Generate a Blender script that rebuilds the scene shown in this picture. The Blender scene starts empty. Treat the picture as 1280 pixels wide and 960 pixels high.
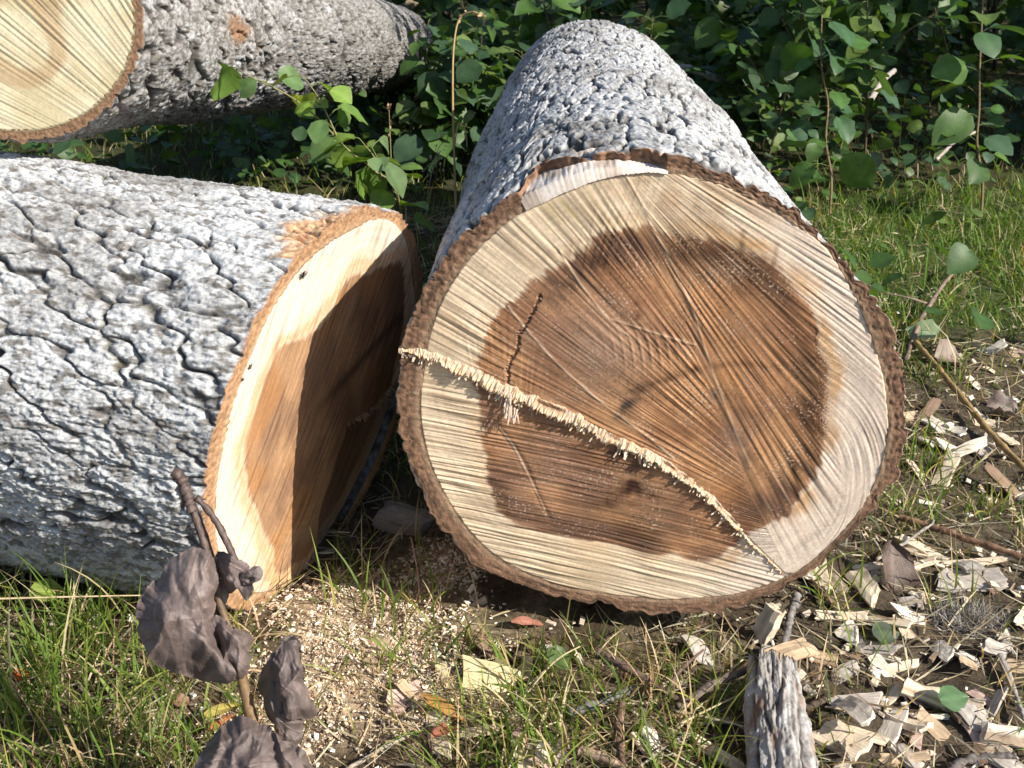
import bpy, math
import numpy as np
from mathutils import Vector

# ------------------------------------------------------------------ camera, light
SC = bpy.context.scene
COL = SC.collection
H = 0.96
PITCH = math.radians(25.0)
FPX = 1372.0                      # focal length for a 1280 px wide frame
cam_d = bpy.data.cameras.new('camera')
cam = bpy.data.objects.new('camera', cam_d)
COL.objects.link(cam)
cam.location = (0, 0, H)
cam.rotation_euler = (math.pi / 2 - PITCH, 0, 0)
cam_d.sensor_width = 36.0
cam_d.lens = 36.0 * FPX / 1280.0
cam_d.clip_start = 0.05
cam_d.clip_end = 500
cam_d.dof.use_dof = True
cam_d.dof.focus_distance = 1.42
cam_d.dof.aperture_fstop = 20
SC.camera = cam

SUN = np.array([0.70, -0.40, 0.59]); SUN /= np.linalg.norm(SUN)
w = bpy.data.worlds.new('World'); SC.world = w; w.use_nodes = True
wn = w.node_tree.nodes; wl = w.node_tree.links
sky = wn.new('ShaderNodeTexSky'); sky.sky_type = 'NISHITA'; sky.sun_disc = False
sky.sun_elevation = math.asin(SUN[2]); sky.sun_rotation = math.atan2(SUN[0], SUN[1])
wn['Background'].inputs[1].default_value = 0.085
wl.new(sky.outputs[0], wn['Background'].inputs[0])
sl = bpy.data.lights.new('sun', 'SUN'); so = bpy.data.objects.new('sun', sl); COL.objects.link(so)
sl.energy = 4.6; sl.angle = math.radians(0.5); sl.color = (1.0, 0.94, 0.84)
so.location = (6, -3, 8)
so.rotation_euler = Vector(-SUN).to_track_quat('-Z', 'Y').to_euler()
SC.view_settings.view_transform = 'Standard'
SC.view_settings.look = 'None'
SC.view_settings.gamma = 1.0
SC.view_settings.exposure = 0.85
SC.view_settings.use_curve_mapping = False
SC.cycles.max_bounces = 6
SC.cycles.transparent_max_bounces = 4

# ------------------------------------------------------------------ geometry of the view
SP, CP = math.sin(PITCH), math.cos(PITCH)
A = np.array

def cam2w(c):
    c = np.asarray(c, float)
    return np.stack([c[..., 0], c[..., 2] * CP + c[..., 1] * SP, H + c[..., 1] * CP - c[..., 2] * SP], -1)

def ray(px, py):
    c = np.stack([(np.asarray(px, float) - 640) / FPX, (480 - np.asarray(py, float)) / FPX, np.ones_like(np.asarray(px, float))], -1)
    return cam2w(c) - A([0, 0, H])

def gp(px, py, z=0.0):
    r = ray(px, py)
    t = (z - H) / r[..., 2]
    return A([0, 0, H]) + r * t[..., None]

def at(px, py, d):
    d = np.asarray(d, float)
    return A([0, 0, H]) + ray(px, py) * (d[..., None] if d.ndim else d)

def proj(P):
    P = np.asarray(P, float)
    x = P[..., 0]; y = P[..., 1]; z = P[..., 2] - H
    dep = y * CP - z * SP
    v = y * SP + z * CP
    dep = np.maximum(dep, 0.05)
    return 640 + FPX * x / dep, 480 - FPX * v / dep

def on_plane(px, py, c, n):
    r = ray(px, py)
    o = A([0, 0, H])
    t = ((c - o) @ n) / (r @ n)
    return o + r * t[..., None]

def nrm(v):
    v = np.asarray(v, float)
    return v / np.maximum(np.linalg.norm(v, axis=-1, keepdims=True), 1e-9)

# ------------------------------------------------------------------ noise
def _tab(seed):
    return np.random.RandomState(seed).rand(256, 256), np.random.RandomState(seed + 7777).rand(256, 256)
_T = {}
def tab(seed):
    if seed not in _T: _T[seed] = _tab(seed)
    return _T[seed]

def perlin(x, y, seed=0, py=256):
    a = tab(seed)[0]
    x = np.asarray(x, float); y = np.asarray(y, float)
    xi = np.floor(x).astype(np.int64); yi = np.floor(y).astype(np.int64)
    fx = x - xi; fy = y - yi
    def g(dx, dy):
        ang = a[(xi + dx) & 255, ((yi + dy) % py) & 255] * 2 * np.pi
        return np.cos(ang) * (fx - dx) + np.sin(ang) * (fy - dy)
    u = fx * fx * fx * (fx * (fx * 6 - 15) + 10); v = fy * fy * fy * (fy * (fy * 6 - 15) + 10)
    n0 = g(0, 0) * (1 - u) + g(1, 0) * u
    n1 = g(0, 1) * (1 - u) + g(1, 1) * u
    return (n0 * (1 - v) + n1 * v) * 1.5

def fbm(x, y, seed=0, py=256, octv=4, gain=0.5):
    s = 0; amp = 1; m = 1
    for o in range(octv):
        s = s + amp * perlin(x * m, y * m, seed + o, py * m)
        amp *= gain; m *= 2
    return s

def worley(x, y, seed=0, py=256, jit=0.9):
    a, b = tab(seed)
    xi = np.floor(x).astype(np.int64); yi = np.floor(y).astype(np.int64)
    f1 = np.full(x.shape, 9.0); f2 = np.full(x.shape, 9.0); cid = np.zeros(x.shape)
    for dx in (-1, 0, 1):
        for dy in (-1, 0, 1):
            i = (xi + dx) & 255; j = ((yi + dy) % py) & 255
            ox = xi + dx + 0.5 + (a[i, j] - 0.5) * jit; oy = yi + dy + 0.5 + (b[i, j] - 0.5) * jit
            d = np.hypot(ox - x, oy - y)
            nf = d < f1
            f2 = np.where(nf, f1, np.minimum(f2, d))
            cid = np.where(nf, a[i, j] * 0.7 + b[i, j] * 0.3, cid)
            f1 = np.where(nf, d, f1)
    return f1, f2, cid

def ss(a, b, x):
    t = np.clip((x - a) / (b - a), 0, 1)
    return t * t * (3 - 2 * t)

def lerp(a, b, t):
    return np.asarray(a) * (1 - t[..., None]) + np.asarray(b) * t[..., None]

# ------------------------------------------------------------------ mesh helpers
def tag(o, label=None, cat=None, group=None, kind=None):
    if label: o['label'] = label
    if cat: o['category'] = cat
    if group: o['group'] = group
    if kind: o['kind'] = kind
    return o

def thing(name, label, cat, loc=(0, 0, 0), group=None):
    o = bpy.data.objects.new(name, None); COL.objects.link(o)
    o.location = tuple(float(q) for q in loc); o.empty_display_size = 0.05
    return tag(o, label, cat, group)

def wloc(o):
    l = A([0.0, 0, 0])
    while o is not None:
        l = l + A(o.location); o = o.parent
    return l

def mesh_obj(name, V, Q=None, T=None, mat=None, parent=None, col=None, smooth=True, origin=None, local=False):
    V = np.asarray(V, float)
    base = A([0.0, 0, 0])
    if not local:
        if parent is not None:
            base = wloc(parent)
            if origin is not None: base = A(origin)
        elif origin is not None: base = A(origin)
    V = V - base
    me = bpy.data.meshes.new(name)
    q = np.zeros((0, 4), int) if Q is None or len(Q) == 0 else np.asarray(Q, int)
    t = np.zeros((0, 3), int) if T is None or len(T) == 0 else np.asarray(T, int)
    me.vertices.add(len(V)); me.vertices.foreach_set('co', V.astype(np.float32).ravel())
    loops = np.concatenate([q.ravel(), t.ravel()]).astype(np.int32)
    me.loops.add(len(loops)); me.loops.foreach_set('vertex_index', loops)
    npoly = len(q) + len(t)
    me.polygons.add(npoly)
    st = np.concatenate([np.arange(len(q)) * 4, len(q) * 4 + np.arange(len(t)) * 3]).astype(np.int32)
    me.polygons.foreach_set('loop_start', st)
    me.update(calc_edges=True)
    me.polygons.foreach_set('use_smooth', np.full(npoly, smooth, bool))
    if col is not None:
        ca = me.color_attributes.new('Col', 'FLOAT_COLOR', 'POINT')
        c = np.ones((len(V), 4), np.float32); c[:, :3] = np.clip(col, 0, 1)
        ca.data.foreach_set('color', c.ravel())
    if mat: me.materials.append(mat)
    o = bpy.data.objects.new(name, me); COL.objects.link(o)
    if parent is not None:
        o.parent = parent
        if not local and origin is not None: o.location = tuple(base - wloc(parent))
    elif not local and origin is not None: o.location = tuple(base)
    return o

class MB:
    def __init__(s): s.V = []; s.Q = []; s.T = []; s.C = []; s.n = 0
    def add(s, V, Q=None, T=None, C=None):
        V = np.asarray(V, float).reshape(-1, 3)
        if Q is not None and len(Q): s.Q.append(np.asarray(Q, int) + s.n)
        if T is not None and len(T): s.T.append(np.asarray(T, int) + s.n)
        s.V.append(V)
        c = np.broadcast_to(np.asarray(C if C is not None else (0.5, 0.5, 0.5), float), V.shape)
        s.C.append(c); s.n += len(V)
    def build(s, name, mat, parent=None, **k):
        return mesh_obj(name, np.concatenate(s.V), np.concatenate(s.Q) if s.Q else None, np.concatenate(s.T) if s.T else None,
                        mat, parent, np.concatenate(s.C), **k)

def grid_q(n, m, wrap=False):
    i = np.arange(n - 1)[:, None]; j = np.arange(m if wrap else m - 1)[None, :]
    j2 = (j + 1) % m
    return np.stack([i * m + j, i * m + j2, (i + 1) * m + j2, (i + 1) * m + j], -1).reshape(-1, 4)

def tube(P, R, nseg=8, cap=True, rough=0.0, seed=0):
    P = np.asarray(P, float); n = len(P)
    R = np.broadcast_to(np.asarray(R, float), (n,))
    t = nrm(np.gradient(P, axis=0))
    ref = A([0, 0, 1.0]) if abs(t[0, 2]) < 0.9 else A([1.0, 0, 0])
    u = nrm(np.cross(t, ref)); v = np.cross(t, u)
    th = np.arange(nseg) / nseg * 2 * np.pi
    rr = R[:, None] * (1 + rough * np.random.RandomState(seed).randn(n, nseg))
    V = P[:, None] + rr[..., None] * (np.cos(th)[None, :, None] * u[:, None] + np.sin(th)[None, :, None] * v[:, None])
    V = V.reshape(-1, 3); Q = grid_q(n, nseg, True); T = []
    if cap:
        V = np.concatenate([V, P[:1], P[-1:]])
        j = np.arange(nseg); j2 = (j + 1) % nseg
        T = np.concatenate([np.stack([j2, j, np.full(nseg, n * nseg)], -1),
                            np.stack([(n - 1) * nseg + j, (n - 1) * nseg + j2, np.full(nseg, n * nseg + 1)], -1)])
    return V, Q, T

def spline(pts, n):
    pts = np.asarray(pts, float)
    d = np.r_[0, np.cumsum(np.linalg.norm(np.diff(pts, axis=0), axis=1))]
    s = np.linspace(0, d[-1], n)
    # Catmull-Rom through the points
    k = np.clip(np.searchsorted(d, s, side='right') - 1, 0, len(pts) - 2)
    t = ((s - d[k]) / np.maximum(d[k + 1] - d[k], 1e-9))[:, None]
    p0 = pts[np.maximum(k - 1, 0)]; p1 = pts[k]; p2 = pts[k + 1]; p3 = pts[np.minimum(k + 2, len(pts) - 1)]
    return 0.5 * (2 * p1 + (p2 - p0) * t + (2 * p0 - 5 * p1 + 4 * p2 - p3) * t ** 2 + (3 * p1 - p0 - 3 * p2 + p3) * t ** 3)

# ------------------------------------------------------------------ materials
def mat_attr(name, rough=0.8, spec=0.3, noise=0.25, nscale=60.0, bump=0.3, bscale=250.0, bdist=0.002, transl=0.0, coat=0.0, tint=None, stretch=None):
    """surface colour from the part's own colour attribute, varied and roughened by noise"""
    m = bpy.data.materials.new(name); m.use_nodes = True
    N = m.node_tree.nodes; L = m.node_tree.links
    b = N['Principled BSDF']
    at_ = N.new('ShaderNodeAttribute'); at_.attribute_name = 'Col'
    tc = N.new('ShaderNodeTexCoord')
    nz = N.new('ShaderNodeTexNoise'); nz.inputs['Scale'].default_value = nscale; nz.inputs['Detail'].default_value = 6
    nz.inputs['Roughness'].default_value = 0.65
    src = tc.outputs['Object']
    if stretch:
        mp = N.new('ShaderNodeMapping'); mp.inputs['Scale'].default_value = stretch
        L.new(src, mp.inputs['Vector']); src = mp.outputs[0]
    L.new(src, nz.inputs['Vector'])
    mr = N.new('ShaderNodeMapRange'); mr.inputs[1].default_value = 0.25; mr.inputs[2].default_value = 0.75
    mr.inputs[3].default_value = 1 - noise; mr.inputs[4].default_value = 1 + noise
    L.new(nz.outputs['Fac'], mr.inputs[0])
    mx = N.new('ShaderNodeMix'); mx.data_type = 'RGBA'; mx.blend_type = 'MULTIPLY'; mx.inputs[0].default_value = 1
    L.new(at_.outputs['Color'], mx.inputs[6]); L.new(mr.outputs[0], mx.inputs[7])
    L.new(mx.outputs[2], b.inputs['Base Color'])
    b.inputs['Roughness'].default_value = rough
    b.inputs['Specular IOR Level'].default_value = spec
    if coat: b.inputs['Coat Weight'].default_value = coat; b.inputs['Coat Roughness'].default_value = 0.25
    if bump:
        n2 = N.new('ShaderNodeTexNoise'); n2.inputs['Scale'].default_value = bscale; n2.inputs['Detail'].default_value = 5
        n2.inputs['Roughness'].default_value = 0.7
        L.new(src, n2.inputs['Vector'])
        bp = N.new('ShaderNodeBump'); bp.inputs['Strength'].default_value = bump; bp.inputs['Distance'].default_value = bdist
        L.new(n2.outputs['Fac'], bp.inputs['Height']); L.new(bp.outputs[0], b.inputs['Normal'])
    if transl:
        tr = N.new('ShaderNodeBsdfTranslucent')
        g = N.new('ShaderNodeMix'); g.data_type = 'RGBA'; g.blend_type = 'MULTIPLY'; g.inputs[0].default_value = 1
        L.new(mx.outputs[2], g.inputs[6]); g.inputs[7].default_value = tint or (1.5, 1.5, 0.5, 1)
        L.new(g.outputs[2], tr.inputs['Color'])
        ms = N.new('ShaderNodeMixShader'); ms.inputs[0].default_value = transl
        L.new(b.outputs[0], ms.inputs[1]); L.new(tr.outputs[0], ms.inputs[2])
        L.new(ms.outputs[0], N['Material Output'].inputs['Surface'])
    return m

M_BARK = mat_attr('aspen_bark', rough=0.85, spec=0.25, noise=0.36, nscale=150, bump=0.7, bscale=300, bdist=0.003)
M_WOOD = mat_attr('sawn_wood', rough=0.62, spec=0.3, noise=0.18, nscale=220, bump=0.35, bscale=700, bdist=0.001)
M_WETWOOD = mat_attr('fresh_wet_wood', rough=0.5, spec=0.35, noise=0.2, nscale=260, bump=0.5, bscale=800, bdist=0.001)
M_SPLINT = mat_attr('torn_fibre', rough=0.75, spec=0.2, noise=0.2, nscale=200, bump=0.4, bscale=600, bdist=0.001)
M_CHIP = mat_attr('wood_chip', rough=0.75, spec=0.2, noise=0.38, nscale=260, bump=0.6, bscale=500, bdist=0.0015, stretch=(0.12, 1, 1))
M_GROUND = mat_attr('soil', rough=0.95, spec=0.1, noise=0.55, nscale=70, bump=0.8, bscale=220, bdist=0.01)
M_GRASS = mat_attr('grass_blade', rough=0.55, spec=0.3, noise=0.15, nscale=30, bump=0, transl=0.35)
M_STRAW = mat_attr('dry_straw', rough=0.7, spec=0.2, noise=0.2, nscale=80, bump=0, transl=0.15, tint=(1.1, 1.0, 0.8, 1))
M_LEAF = mat_attr('green_leaf', rough=0.48, spec=0.4, noise=0.22, nscale=55, bump=0.25, bscale=160, bdist=0.002, transl=0.36)
M_DEAD = mat_attr('withered_leaf', rough=0.46, spec=0.42, noise=0.35, nscale=70, bump=0.45, bscale=260, bdist=0.0025, transl=0.10, tint=(1.1, 0.9, 0.8, 1))
M_TWIG = mat_attr('twig_bark', rough=0.8, spec=0.2, noise=0.35, nscale=150, bump=0.6, bscale=400, bdist=0.002)
M_FLY = mat_attr('insect', rough=0.3, spec=0.5, noise=0.1, nscale=300, bump=0)

# ------------------------------------------------------------------ logs
class Log:
    """a felled trunk: c centre of the cut face, ax axis away from the face, n face normal"""
    def __init__(s, c, ax, n, L, tap, r_out, r_in):
        s.c = A(c, float); s.ax = nrm(ax); s.n = nrm(n); s.L = L; s.tap = tap
        s.e1 = nrm(np.cross(s.ax, A([0, 0, 1.0]))); s.e2 = np.cross(s.e1, s.ax)
        s.ro = r_out; s.ri = r_in
        s.na = s.n @ s.ax
    def skew(s, x, y):
        return -((s.n @ s.e1) * x + (s.n @ s.e2) * y) / s.na
    def face_pt(s, x, y, h=0.0):
        x = np.asarray(x, float); y = np.asarray(y, float); h = np.asarray(h, float) + 0 * x
        return s.c + x[..., None] * s.e1 + y[..., None] * s.e2 + s.skew(x, y)[..., None] * s.ax + h[..., None] * s.n
    def from_px(s, px, py):
        P = on_plane(np.asarray(px, float), np.asarray(py, float), s.c, s.n) - s.c
        return P @ s.e1, P @ s.e2
    def rad(s, a):
        return s.tap(a)

def outline(x, y):
    th = np.arctan2(y, x); r = np.hypot(x, y)
    o = np.argsort(th); th = th[o]; r = r[o]
    T = np.r_[th - 2 * np.pi, th, th + 2 * np.pi]; R = np.r_[r, r, r]
    g = np.linspace(-np.pi, np.pi, 721)
    v = np.interp(g, T, R)
    k = np.exp(-0.5 * (np.arange(-14, 15) / 5.0) ** 2); k /= k.sum()
    vv = np.r_[v[-15:-1], v, v[1:15]]
    v = np.convolve(vv, k, 'valid')
    return lambda t: np.interp((np.asarray(t) + np.pi) % (2 * np.pi) - np.pi, g, v)

def bark_field(a, th, R, seed, ca, cc, shear, depth, fmin=0.12, wide=0.16, grit=1.0, lumpy=1.0, warp=1.0):
    Nc = max(8, int(round(2 * np.pi * R / cc)))
    u = a / ca; v = (th / (2 * np.pi) % 1.0) * Nc
    wu = 0.40 * warp * perlin(u * 1.0, v * 1.0, seed + 1, Nc) + 0.22 * perlin(u * 3, v * 3, seed + 2, Nc * 3)
    wv = 0.40 * warp * perlin(u * 1.0, v * 1.0, seed + 3, Nc) + 0.22 * perlin(u * 3, v * 3, seed + 4, Nc * 3)
    f1, f2, cid = worley(u + wu, v + wv + shear * u, seed + 5, Nc)
    e = f2 - f1
    wid = wide + 0.12 * perlin(u * 0.8, v, seed + 9, Nc)
    st = np.clip(0.65 + 0.75 * perlin(u * 0.7, v, seed + 6, Nc), fmin, 1)
    fis = (1 - ss(0.0, np.maximum(wid, 0.05), e)) * st
    g1, g2, gid = worley(u * 2 + wu * 2, v * 2 + wv * 2 + shear * u * 2, seed + 15, Nc * 2)
    fis2 = (1 - ss(0.0, 0.13, g2 - g1)) * np.clip(0.3 + 0.9 * perlin(u * 1.5, v * 2, seed + 16, Nc * 2), 0, 1)
    lump = fbm(u * 3, v * 2, seed + 20, Nc * 2, 4, 0.55)
    crisp = 0
    for o_, (mu, mv, am) in enumerate([(3, 3, 0.55), (7, 6, 0.35), (15, 12, 0.2)]):
        crisp = crisp + am * (0.55 - 2.0 * np.abs(perlin(u * mu + 0.5 * wu, v * mv, seed + 80 + o_, Nc * mv)))
    lump = 0.45 * lump + 0.85 * crisp
    fine = fbm(u * 14, v * 9, seed + 30, Nc * 9, 3, 0.6)
    plate = (0.6 - f1) * 0.5
    d = depth * (-1.0 * fis - 0.35 * fis2 + 0.30 * lumpy * lump + 0.13 * grit * fine + 0.5 * plate + 0.35 * (cid - 0.5))
    cav = np.clip(fis + 0.45 * fis2, 0, 1)
    return d, cav, lump, fine, cid, (u, v, Nc)

def bark_colour(f, seed, dark=0.0):
    d, cav, lump, fine, cid, (u, v, Nc) = f
    pale = A([0.60, 0.61, 0.62]); grey = A([0.36, 0.355, 0.35]); brown = A([0.15, 0.13, 0.11]); black = A([0.070, 0.062, 0.055])
    c = lerp(pale, grey, ss(0.3, 0.95, 0.40 + 0.35 * (cid - 0.5) + 0.5 * perlin(u * 0.9, v, seed + 40, Nc) + dark))
    sp = fbm(u * 5, v * 4, seed + 41, Nc * 4, 4, 0.65)
    c = lerp(c, brown * np.ones_like(c), 0.82 * ss(0.12, 0.68, sp + 0.6 * dark - 0.3 * lump + 0.0))
    sp2 = fbm(u * 22, v * 16, seed + 45, Nc * 16, 2, 0.6)
    c = lerp(c, brown * np.ones_like(c), 0.5 * ss(0.3, 0.7, sp2 + 0.4 * dark))
    c = lerp(c, black * np.ones_like(c), 0.88 * ss(0.15, 0.65, cav))
    return c

def theta_grid(lo, hi, dense, coarse):
    """angles that are close together between lo and hi and wide apart round the back"""
    a = np.linspace(lo, hi, dense, endpoint=False)
    b = np.linspace(hi, lo + 2 * np.pi, coarse, endpoint=False)
    return np.r_[a, b]

def build_bark(lg, name, th, aa, field_kw, parent, rim_rows=14, start=None, rimcol=None, seed=0, dark=None, post=None, rimh=None):
    """bark jacket with the brown sawn edge of the bark as its front"""
    TH, AA = np.meshgrid(th, aa)
    R0 = float(np.mean(lg.ro(th)))
    f = bark_field(AA, TH, R0, seed, **field_kw)
    d = f[0]
    endf = np.exp(-AA / 0.012)
    ro = lg.ro(TH); blend = np.exp(-AA / 0.5)
    rr = (ro * blend + R0 * (1 - blend)) * lg.tap(AA) + d * (1 - 0.35 * endf)
    swell = 0.012 * perlin(AA * 3.1, TH / (2 * np.pi) * 6, seed + 60, 6)
    rr = rr + swell * (1 - endf)
    rr = rr + endf * R0 * 0.028 * ss(-0.5, 0.5, perlin(TH / (2 * np.pi) * 13, AA * 0 + 0.2, seed + 64, 13)) * (perlin(TH / (2 * np.pi) * 44, AA * 0 + 0.4, seed + 62, 256) + 0.7 * perlin(TH / (2 * np.pi) * 130, AA * 0 + 0.7, seed + 63, 256))
    x = rr * np.cos(TH); y = rr * np.sin(TH)
    st = start(TH) if start is not None else 0 * TH
    ax = AA * (1 - st / aa[-1]) + st
    sk = lg.skew(x, y) * np.clip(1 - AA / 0.6, 0, 1)
    V = lg.c + x[..., None] * lg.e1 + y[..., None] * lg.e2 + (ax + sk)[..., None] * lg.ax
    dk = dark(TH, AA) if dark is not None else 0.0
    Cc = bark_colour(f, seed, dk)
    if post is not None: Cc = post(Cc, TH, AA, f)
    edge = ss(0.004, 0.0, AA + 0.002 * f[3])
    Cc = lerp(Cc, A([0.22, 0.12, 0.07]) * np.ones_like(Cc), edge * 0.8)
    V0 = V.reshape(-1, 3); C0 = Cc.reshape(-1, 3); n, m = TH.shape
    Q = [grid_q(n, m, True)]
    # the sawn edge: rows going inwards from the first ring
    k = np.linspace(0, 1, rim_rows)[1:, None]
    T2 = np.broadcast_to(th[None, :], (rim_rows - 1, m))
    r2 = rr[0][None, :] * (1 - k) + (lg.ri(th)[None, :] - 0.004) * k
    Nc = 90
    q = T2 / (2 * np.pi) % 1.0
    fib = perlin(q * 260, k * 3 + q * 40, seed + 70, 40) * 0.6 + perlin(q * 640 * 0.4, k * 7 + 0 * q, seed + 71) * 0.5
    h = 0.0014 * fib - 0.0012 * np.abs(perlin(q * 50, k * 9 + 0 * q, seed + 72))
    x2 = r2 * np.cos(T2); y2 = r2 * np.sin(T2)
    if rimh is not None: h = h + rimh(x2, y2) * k ** 2
    st2 = (start(T2) if start is not None else 0 * T2)
    V2 = lg.face_pt(x2, y2, h) + st2[..., None] * lg.ax
    rc = rimcol if rimcol is not None else (A([0.27, 0.155, 0.095]), A([0.10, 0.06, 0.04]), A([0.36, 0.25, 0.165]))
    mixn = ss(-0.5, 0.6, fib + 0.5 * perlin(q * 30, k * 5 + 0 * q, seed + 73, 256))
    c2 = lerp(rc[0], rc[1] * np.ones(T2.shape + (3,)), mixn)
    c2 = lerp(c2, rc[2] * np.ones_like(c2), 0.6 * ss(0.55, 0.85, k + 0.15 * fib))
    c2 = lerp(c2, rc[1] * 0.4 * np.ones_like(c2), 0.8 * ss(0.9, 0.97, k + 0 * q) * (perlin(q * 14, q * 0, seed + 74) > -0.1))
    base = len(V0)
    V = np.concatenate([V0, V2.reshape(-1, 3)]); C = np.concatenate([C0, c2.reshape(-1, 3)])
    j = np.arange(m); j2 = (j + 1) % m
    Q.append(np.stack([j2, j, base + j, base + j2], -1))
    qq = grid_q(rim_rows - 1, m, True)[:, ::-1] + base
    Q.append(qq)
    # far end closed by a rough cap
    last = (n - 1) * m
    cen = V0[last:last + m].mean(0) + lg.ax * 0.004
    V = np.concatenate([V, cen[None]]); C = np.concatenate([C, [[0.3, 0.2, 0.12]]])
    T = np.stack([last + j, last + j2, np.full(m, len(V) - 1)], -1)
    return mesh_obj(name, V, np.concatenate(Q), T, M_BARK, parent, C)

def disk(n):
    """square grid mapped onto the unit disk, nearly even spacing"""
    g = np.linspace(-1, 1, n)
    a, b = np.meshgrid(g, g)
    r = np.where(np.abs(a) > np.abs(b), a, b)
    with np.errstate(divide='ignore', invalid='ignore'):
        phi = np.where(np.abs(a) > np.abs(b), np.pi / 4 * b / np.where(a == 0, 1, a), np.pi / 2 - np.pi / 4 * a / np.where(b == 0, 1, b))
    phi = np.where((a == 0) & (b == 0), 0, phi)
    x = r * np.cos(phi); y = r * np.sin(phi)
    return np.hypot(x, y), np.arctan2(y, x)

def saw(phi, s, seed):
    """saw kerf relief: ridges across phi, drawn out along s"""
    return (perlin(phi, s, seed) + 0.55 * perlin(phi * 2.1, s * 1.3, seed + 1) + 0.3 * perlin(phi * 0.45, s * 0.7, seed + 2))

# ---- geometry of the three logs
P1 = A([(496,483),(506,418),(545,334),(596,276),(648,236),(730,204),(816,193),(868,199),(932,225),(997,270),(1061,328),(1110,393),(1132,483),(1129,548),(1116,606),(1061,670),(997,722),(900,767),(803,761),(706,748),(596,709),(538,638),(506,560)], float)
Z1 = lambda pts: np.stack([480 + A(pts, float)[:, 0] * 0.646, 160 + A(pts, float)[:, 1] * 0.646], -1)
I1 = Z1([(65,550),(75,460),(110,330),(180,230),(250,170),(330,130),(430,90),(520,80),(600,90),(700,125),(780,170),(850,220),(910,310),(950,410),(975,520),(980,600),(955,693),(897,778),(806,860),(700,902),(600,916),(480,911),(380,896),(270,864),(190,814),(130,740),(85,650)])
n1 = nrm([-0.152, -0.988, 0.0]); c1 = A([0, 0, H]) + (A([0.163, 1.248, 0.339]) - A([0, 0, H])) * 0.985
log1 = Log(c1, (0.035, 1, -0.012), n1, 2.0, lambda a: 1 - 0.085 * a, None, None)
log1.ro = outline(*log1.from_px(P1[:, 0], P1[:, 1]))
log1.ri = outline(*log1.from_px(I1[:, 0], I1[:, 1]))

c2 = A([0, 0, H]) + (A([-0.262, 1.398, 0.269]) - A([0, 0, H])) * 1.035; n2 = nrm([0.918, -0.358, -0.171])
R2 = 0.3045
log2 = Log(c2, (-0.945, 0.325, 0.0), n2, 1.25, lambda a: 1 + 0.10 * a, None, None)
log2.ro = lambda t: R2 * (1 + 0.012 * np.sin(2 * t + 1) + 0.010 * np.sin(3 * t + 0.4) + 0.006 * np.sin(7 * t)) + 0 * t
log2.ri = lambda t: log2.ro(t) - 0.022 - 0.004 * np.sin(2 * t + 2) - 0.003 * np.sin(5 * t)

d3 = 1.60
c3 = at(8, 8, d3); R3 = 0.122 * d3
e3 = at(497, 62, 5.1)
ax3 = nrm(e3 - c3)
log3 = Log(c3, ax3, nrm(-ax3 + A([0.05, 0, 0.0])), float(np.linalg.norm(e3 - c3)), lambda a: 1 - 0.02 * a, None, None)
log3.ro = lambda t: R3 * (1 + 0.02 * np.sin(2 * t + 2.2) + 0.012 * np.sin(3 * t + 1)) + 0 * t
log3.ri = lambda t: log3.ro(t) - 0.013 - 0.002 * np.sin(3 * t)

# ------------------------------------------------------------------ the big log in the middle
big = thing('felled_log', 'thick log facing us with brown heartwood and a splintered ridge across its cut face', 'log', (c1[0], c1[1] + 0.02, 0), 'felled aspen logs')
th1 = theta_grid(-0.12 * np.pi, 1.14 * np.pi, 820, 130)
aa1 = np.r_[np.linspace(0, 0.02, 8, endpoint=False), np.linspace(0.02, 0.5, 170, endpoint=False), 0.5 + 1.5 * np.linspace(0, 1, 260) ** 1.15]
nx, ny = log1.from_px(A([655, 690, 745, 800, 830]), A([238, 214, 200, 194, 194]))
nth = np.arctan2(ny, nx)
def f1(pts):
    z = Z1(pts); return np.stack(log1.from_px(z[:, 0], z[:, 1]), -1)
ridge_px = [(28,430),(60,433),(90,440),(150,465),(200,490),(250,515),(300,533),(350,555),(400,578),(450,605),(500,628),(550,655),(600,690),(650,735),(700,788),(740,828),(775,862)]
rp = f1(ridge_px)
def ridge_y(x): return np.interp(x, rp[:, 0], rp[:, 1])

def start1(t):
    lo, hi = nth[-1], nth[0]
    k = (t - lo) / (hi - lo)
    prof = np.interp(k, [-0.02, 0.04, 0.10, 0.35, 0.6, 0.85, 0.97, 1.04], [0, 0.022, 0.030, 0.040, 0.048, 0.066, 0.058, 0])
    return np.where((k > -0.02) & (k < 1.04), np.maximum(prof + 0.005 * perlin(k * 14, 0 * k + 0.3, 901) * (prof > 0.01), 0), 0)
def dark1(T, a):
    return 0.02 + 0.2 * ss(1.0, 2.0, a) + 0.42 * perlin(a * 2.2, T / (2 * np.pi) * 9, 910, 9) - 0.02
def post1(c, T, a, f):
    k = (T - nth[-1]) / (nth[0] - nth[-1])
    c = c * 0.80
    near = ((k > -0.03) & (k < 1.05)) * ss(0.009, 0.001, a + 0.002 * f[3])
    return lerp(c, A([0.50, 0.24, 0.10]) * np.ones_like(c), 0.95 * near)
build_bark(log1, 'bark', th1, aa1, dict(ca=0.105, cc=0.044, shear=0.45, depth=0.0095, fmin=0.55, wide=0.24, grit=0.5, lumpy=0.7, warp=0.8), big, rim_rows=16, start=start1, seed=100, dark=dark1, post=post1, rimh=lambda x, y: -0.0022 * (y < ridge_y(x)))

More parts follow.
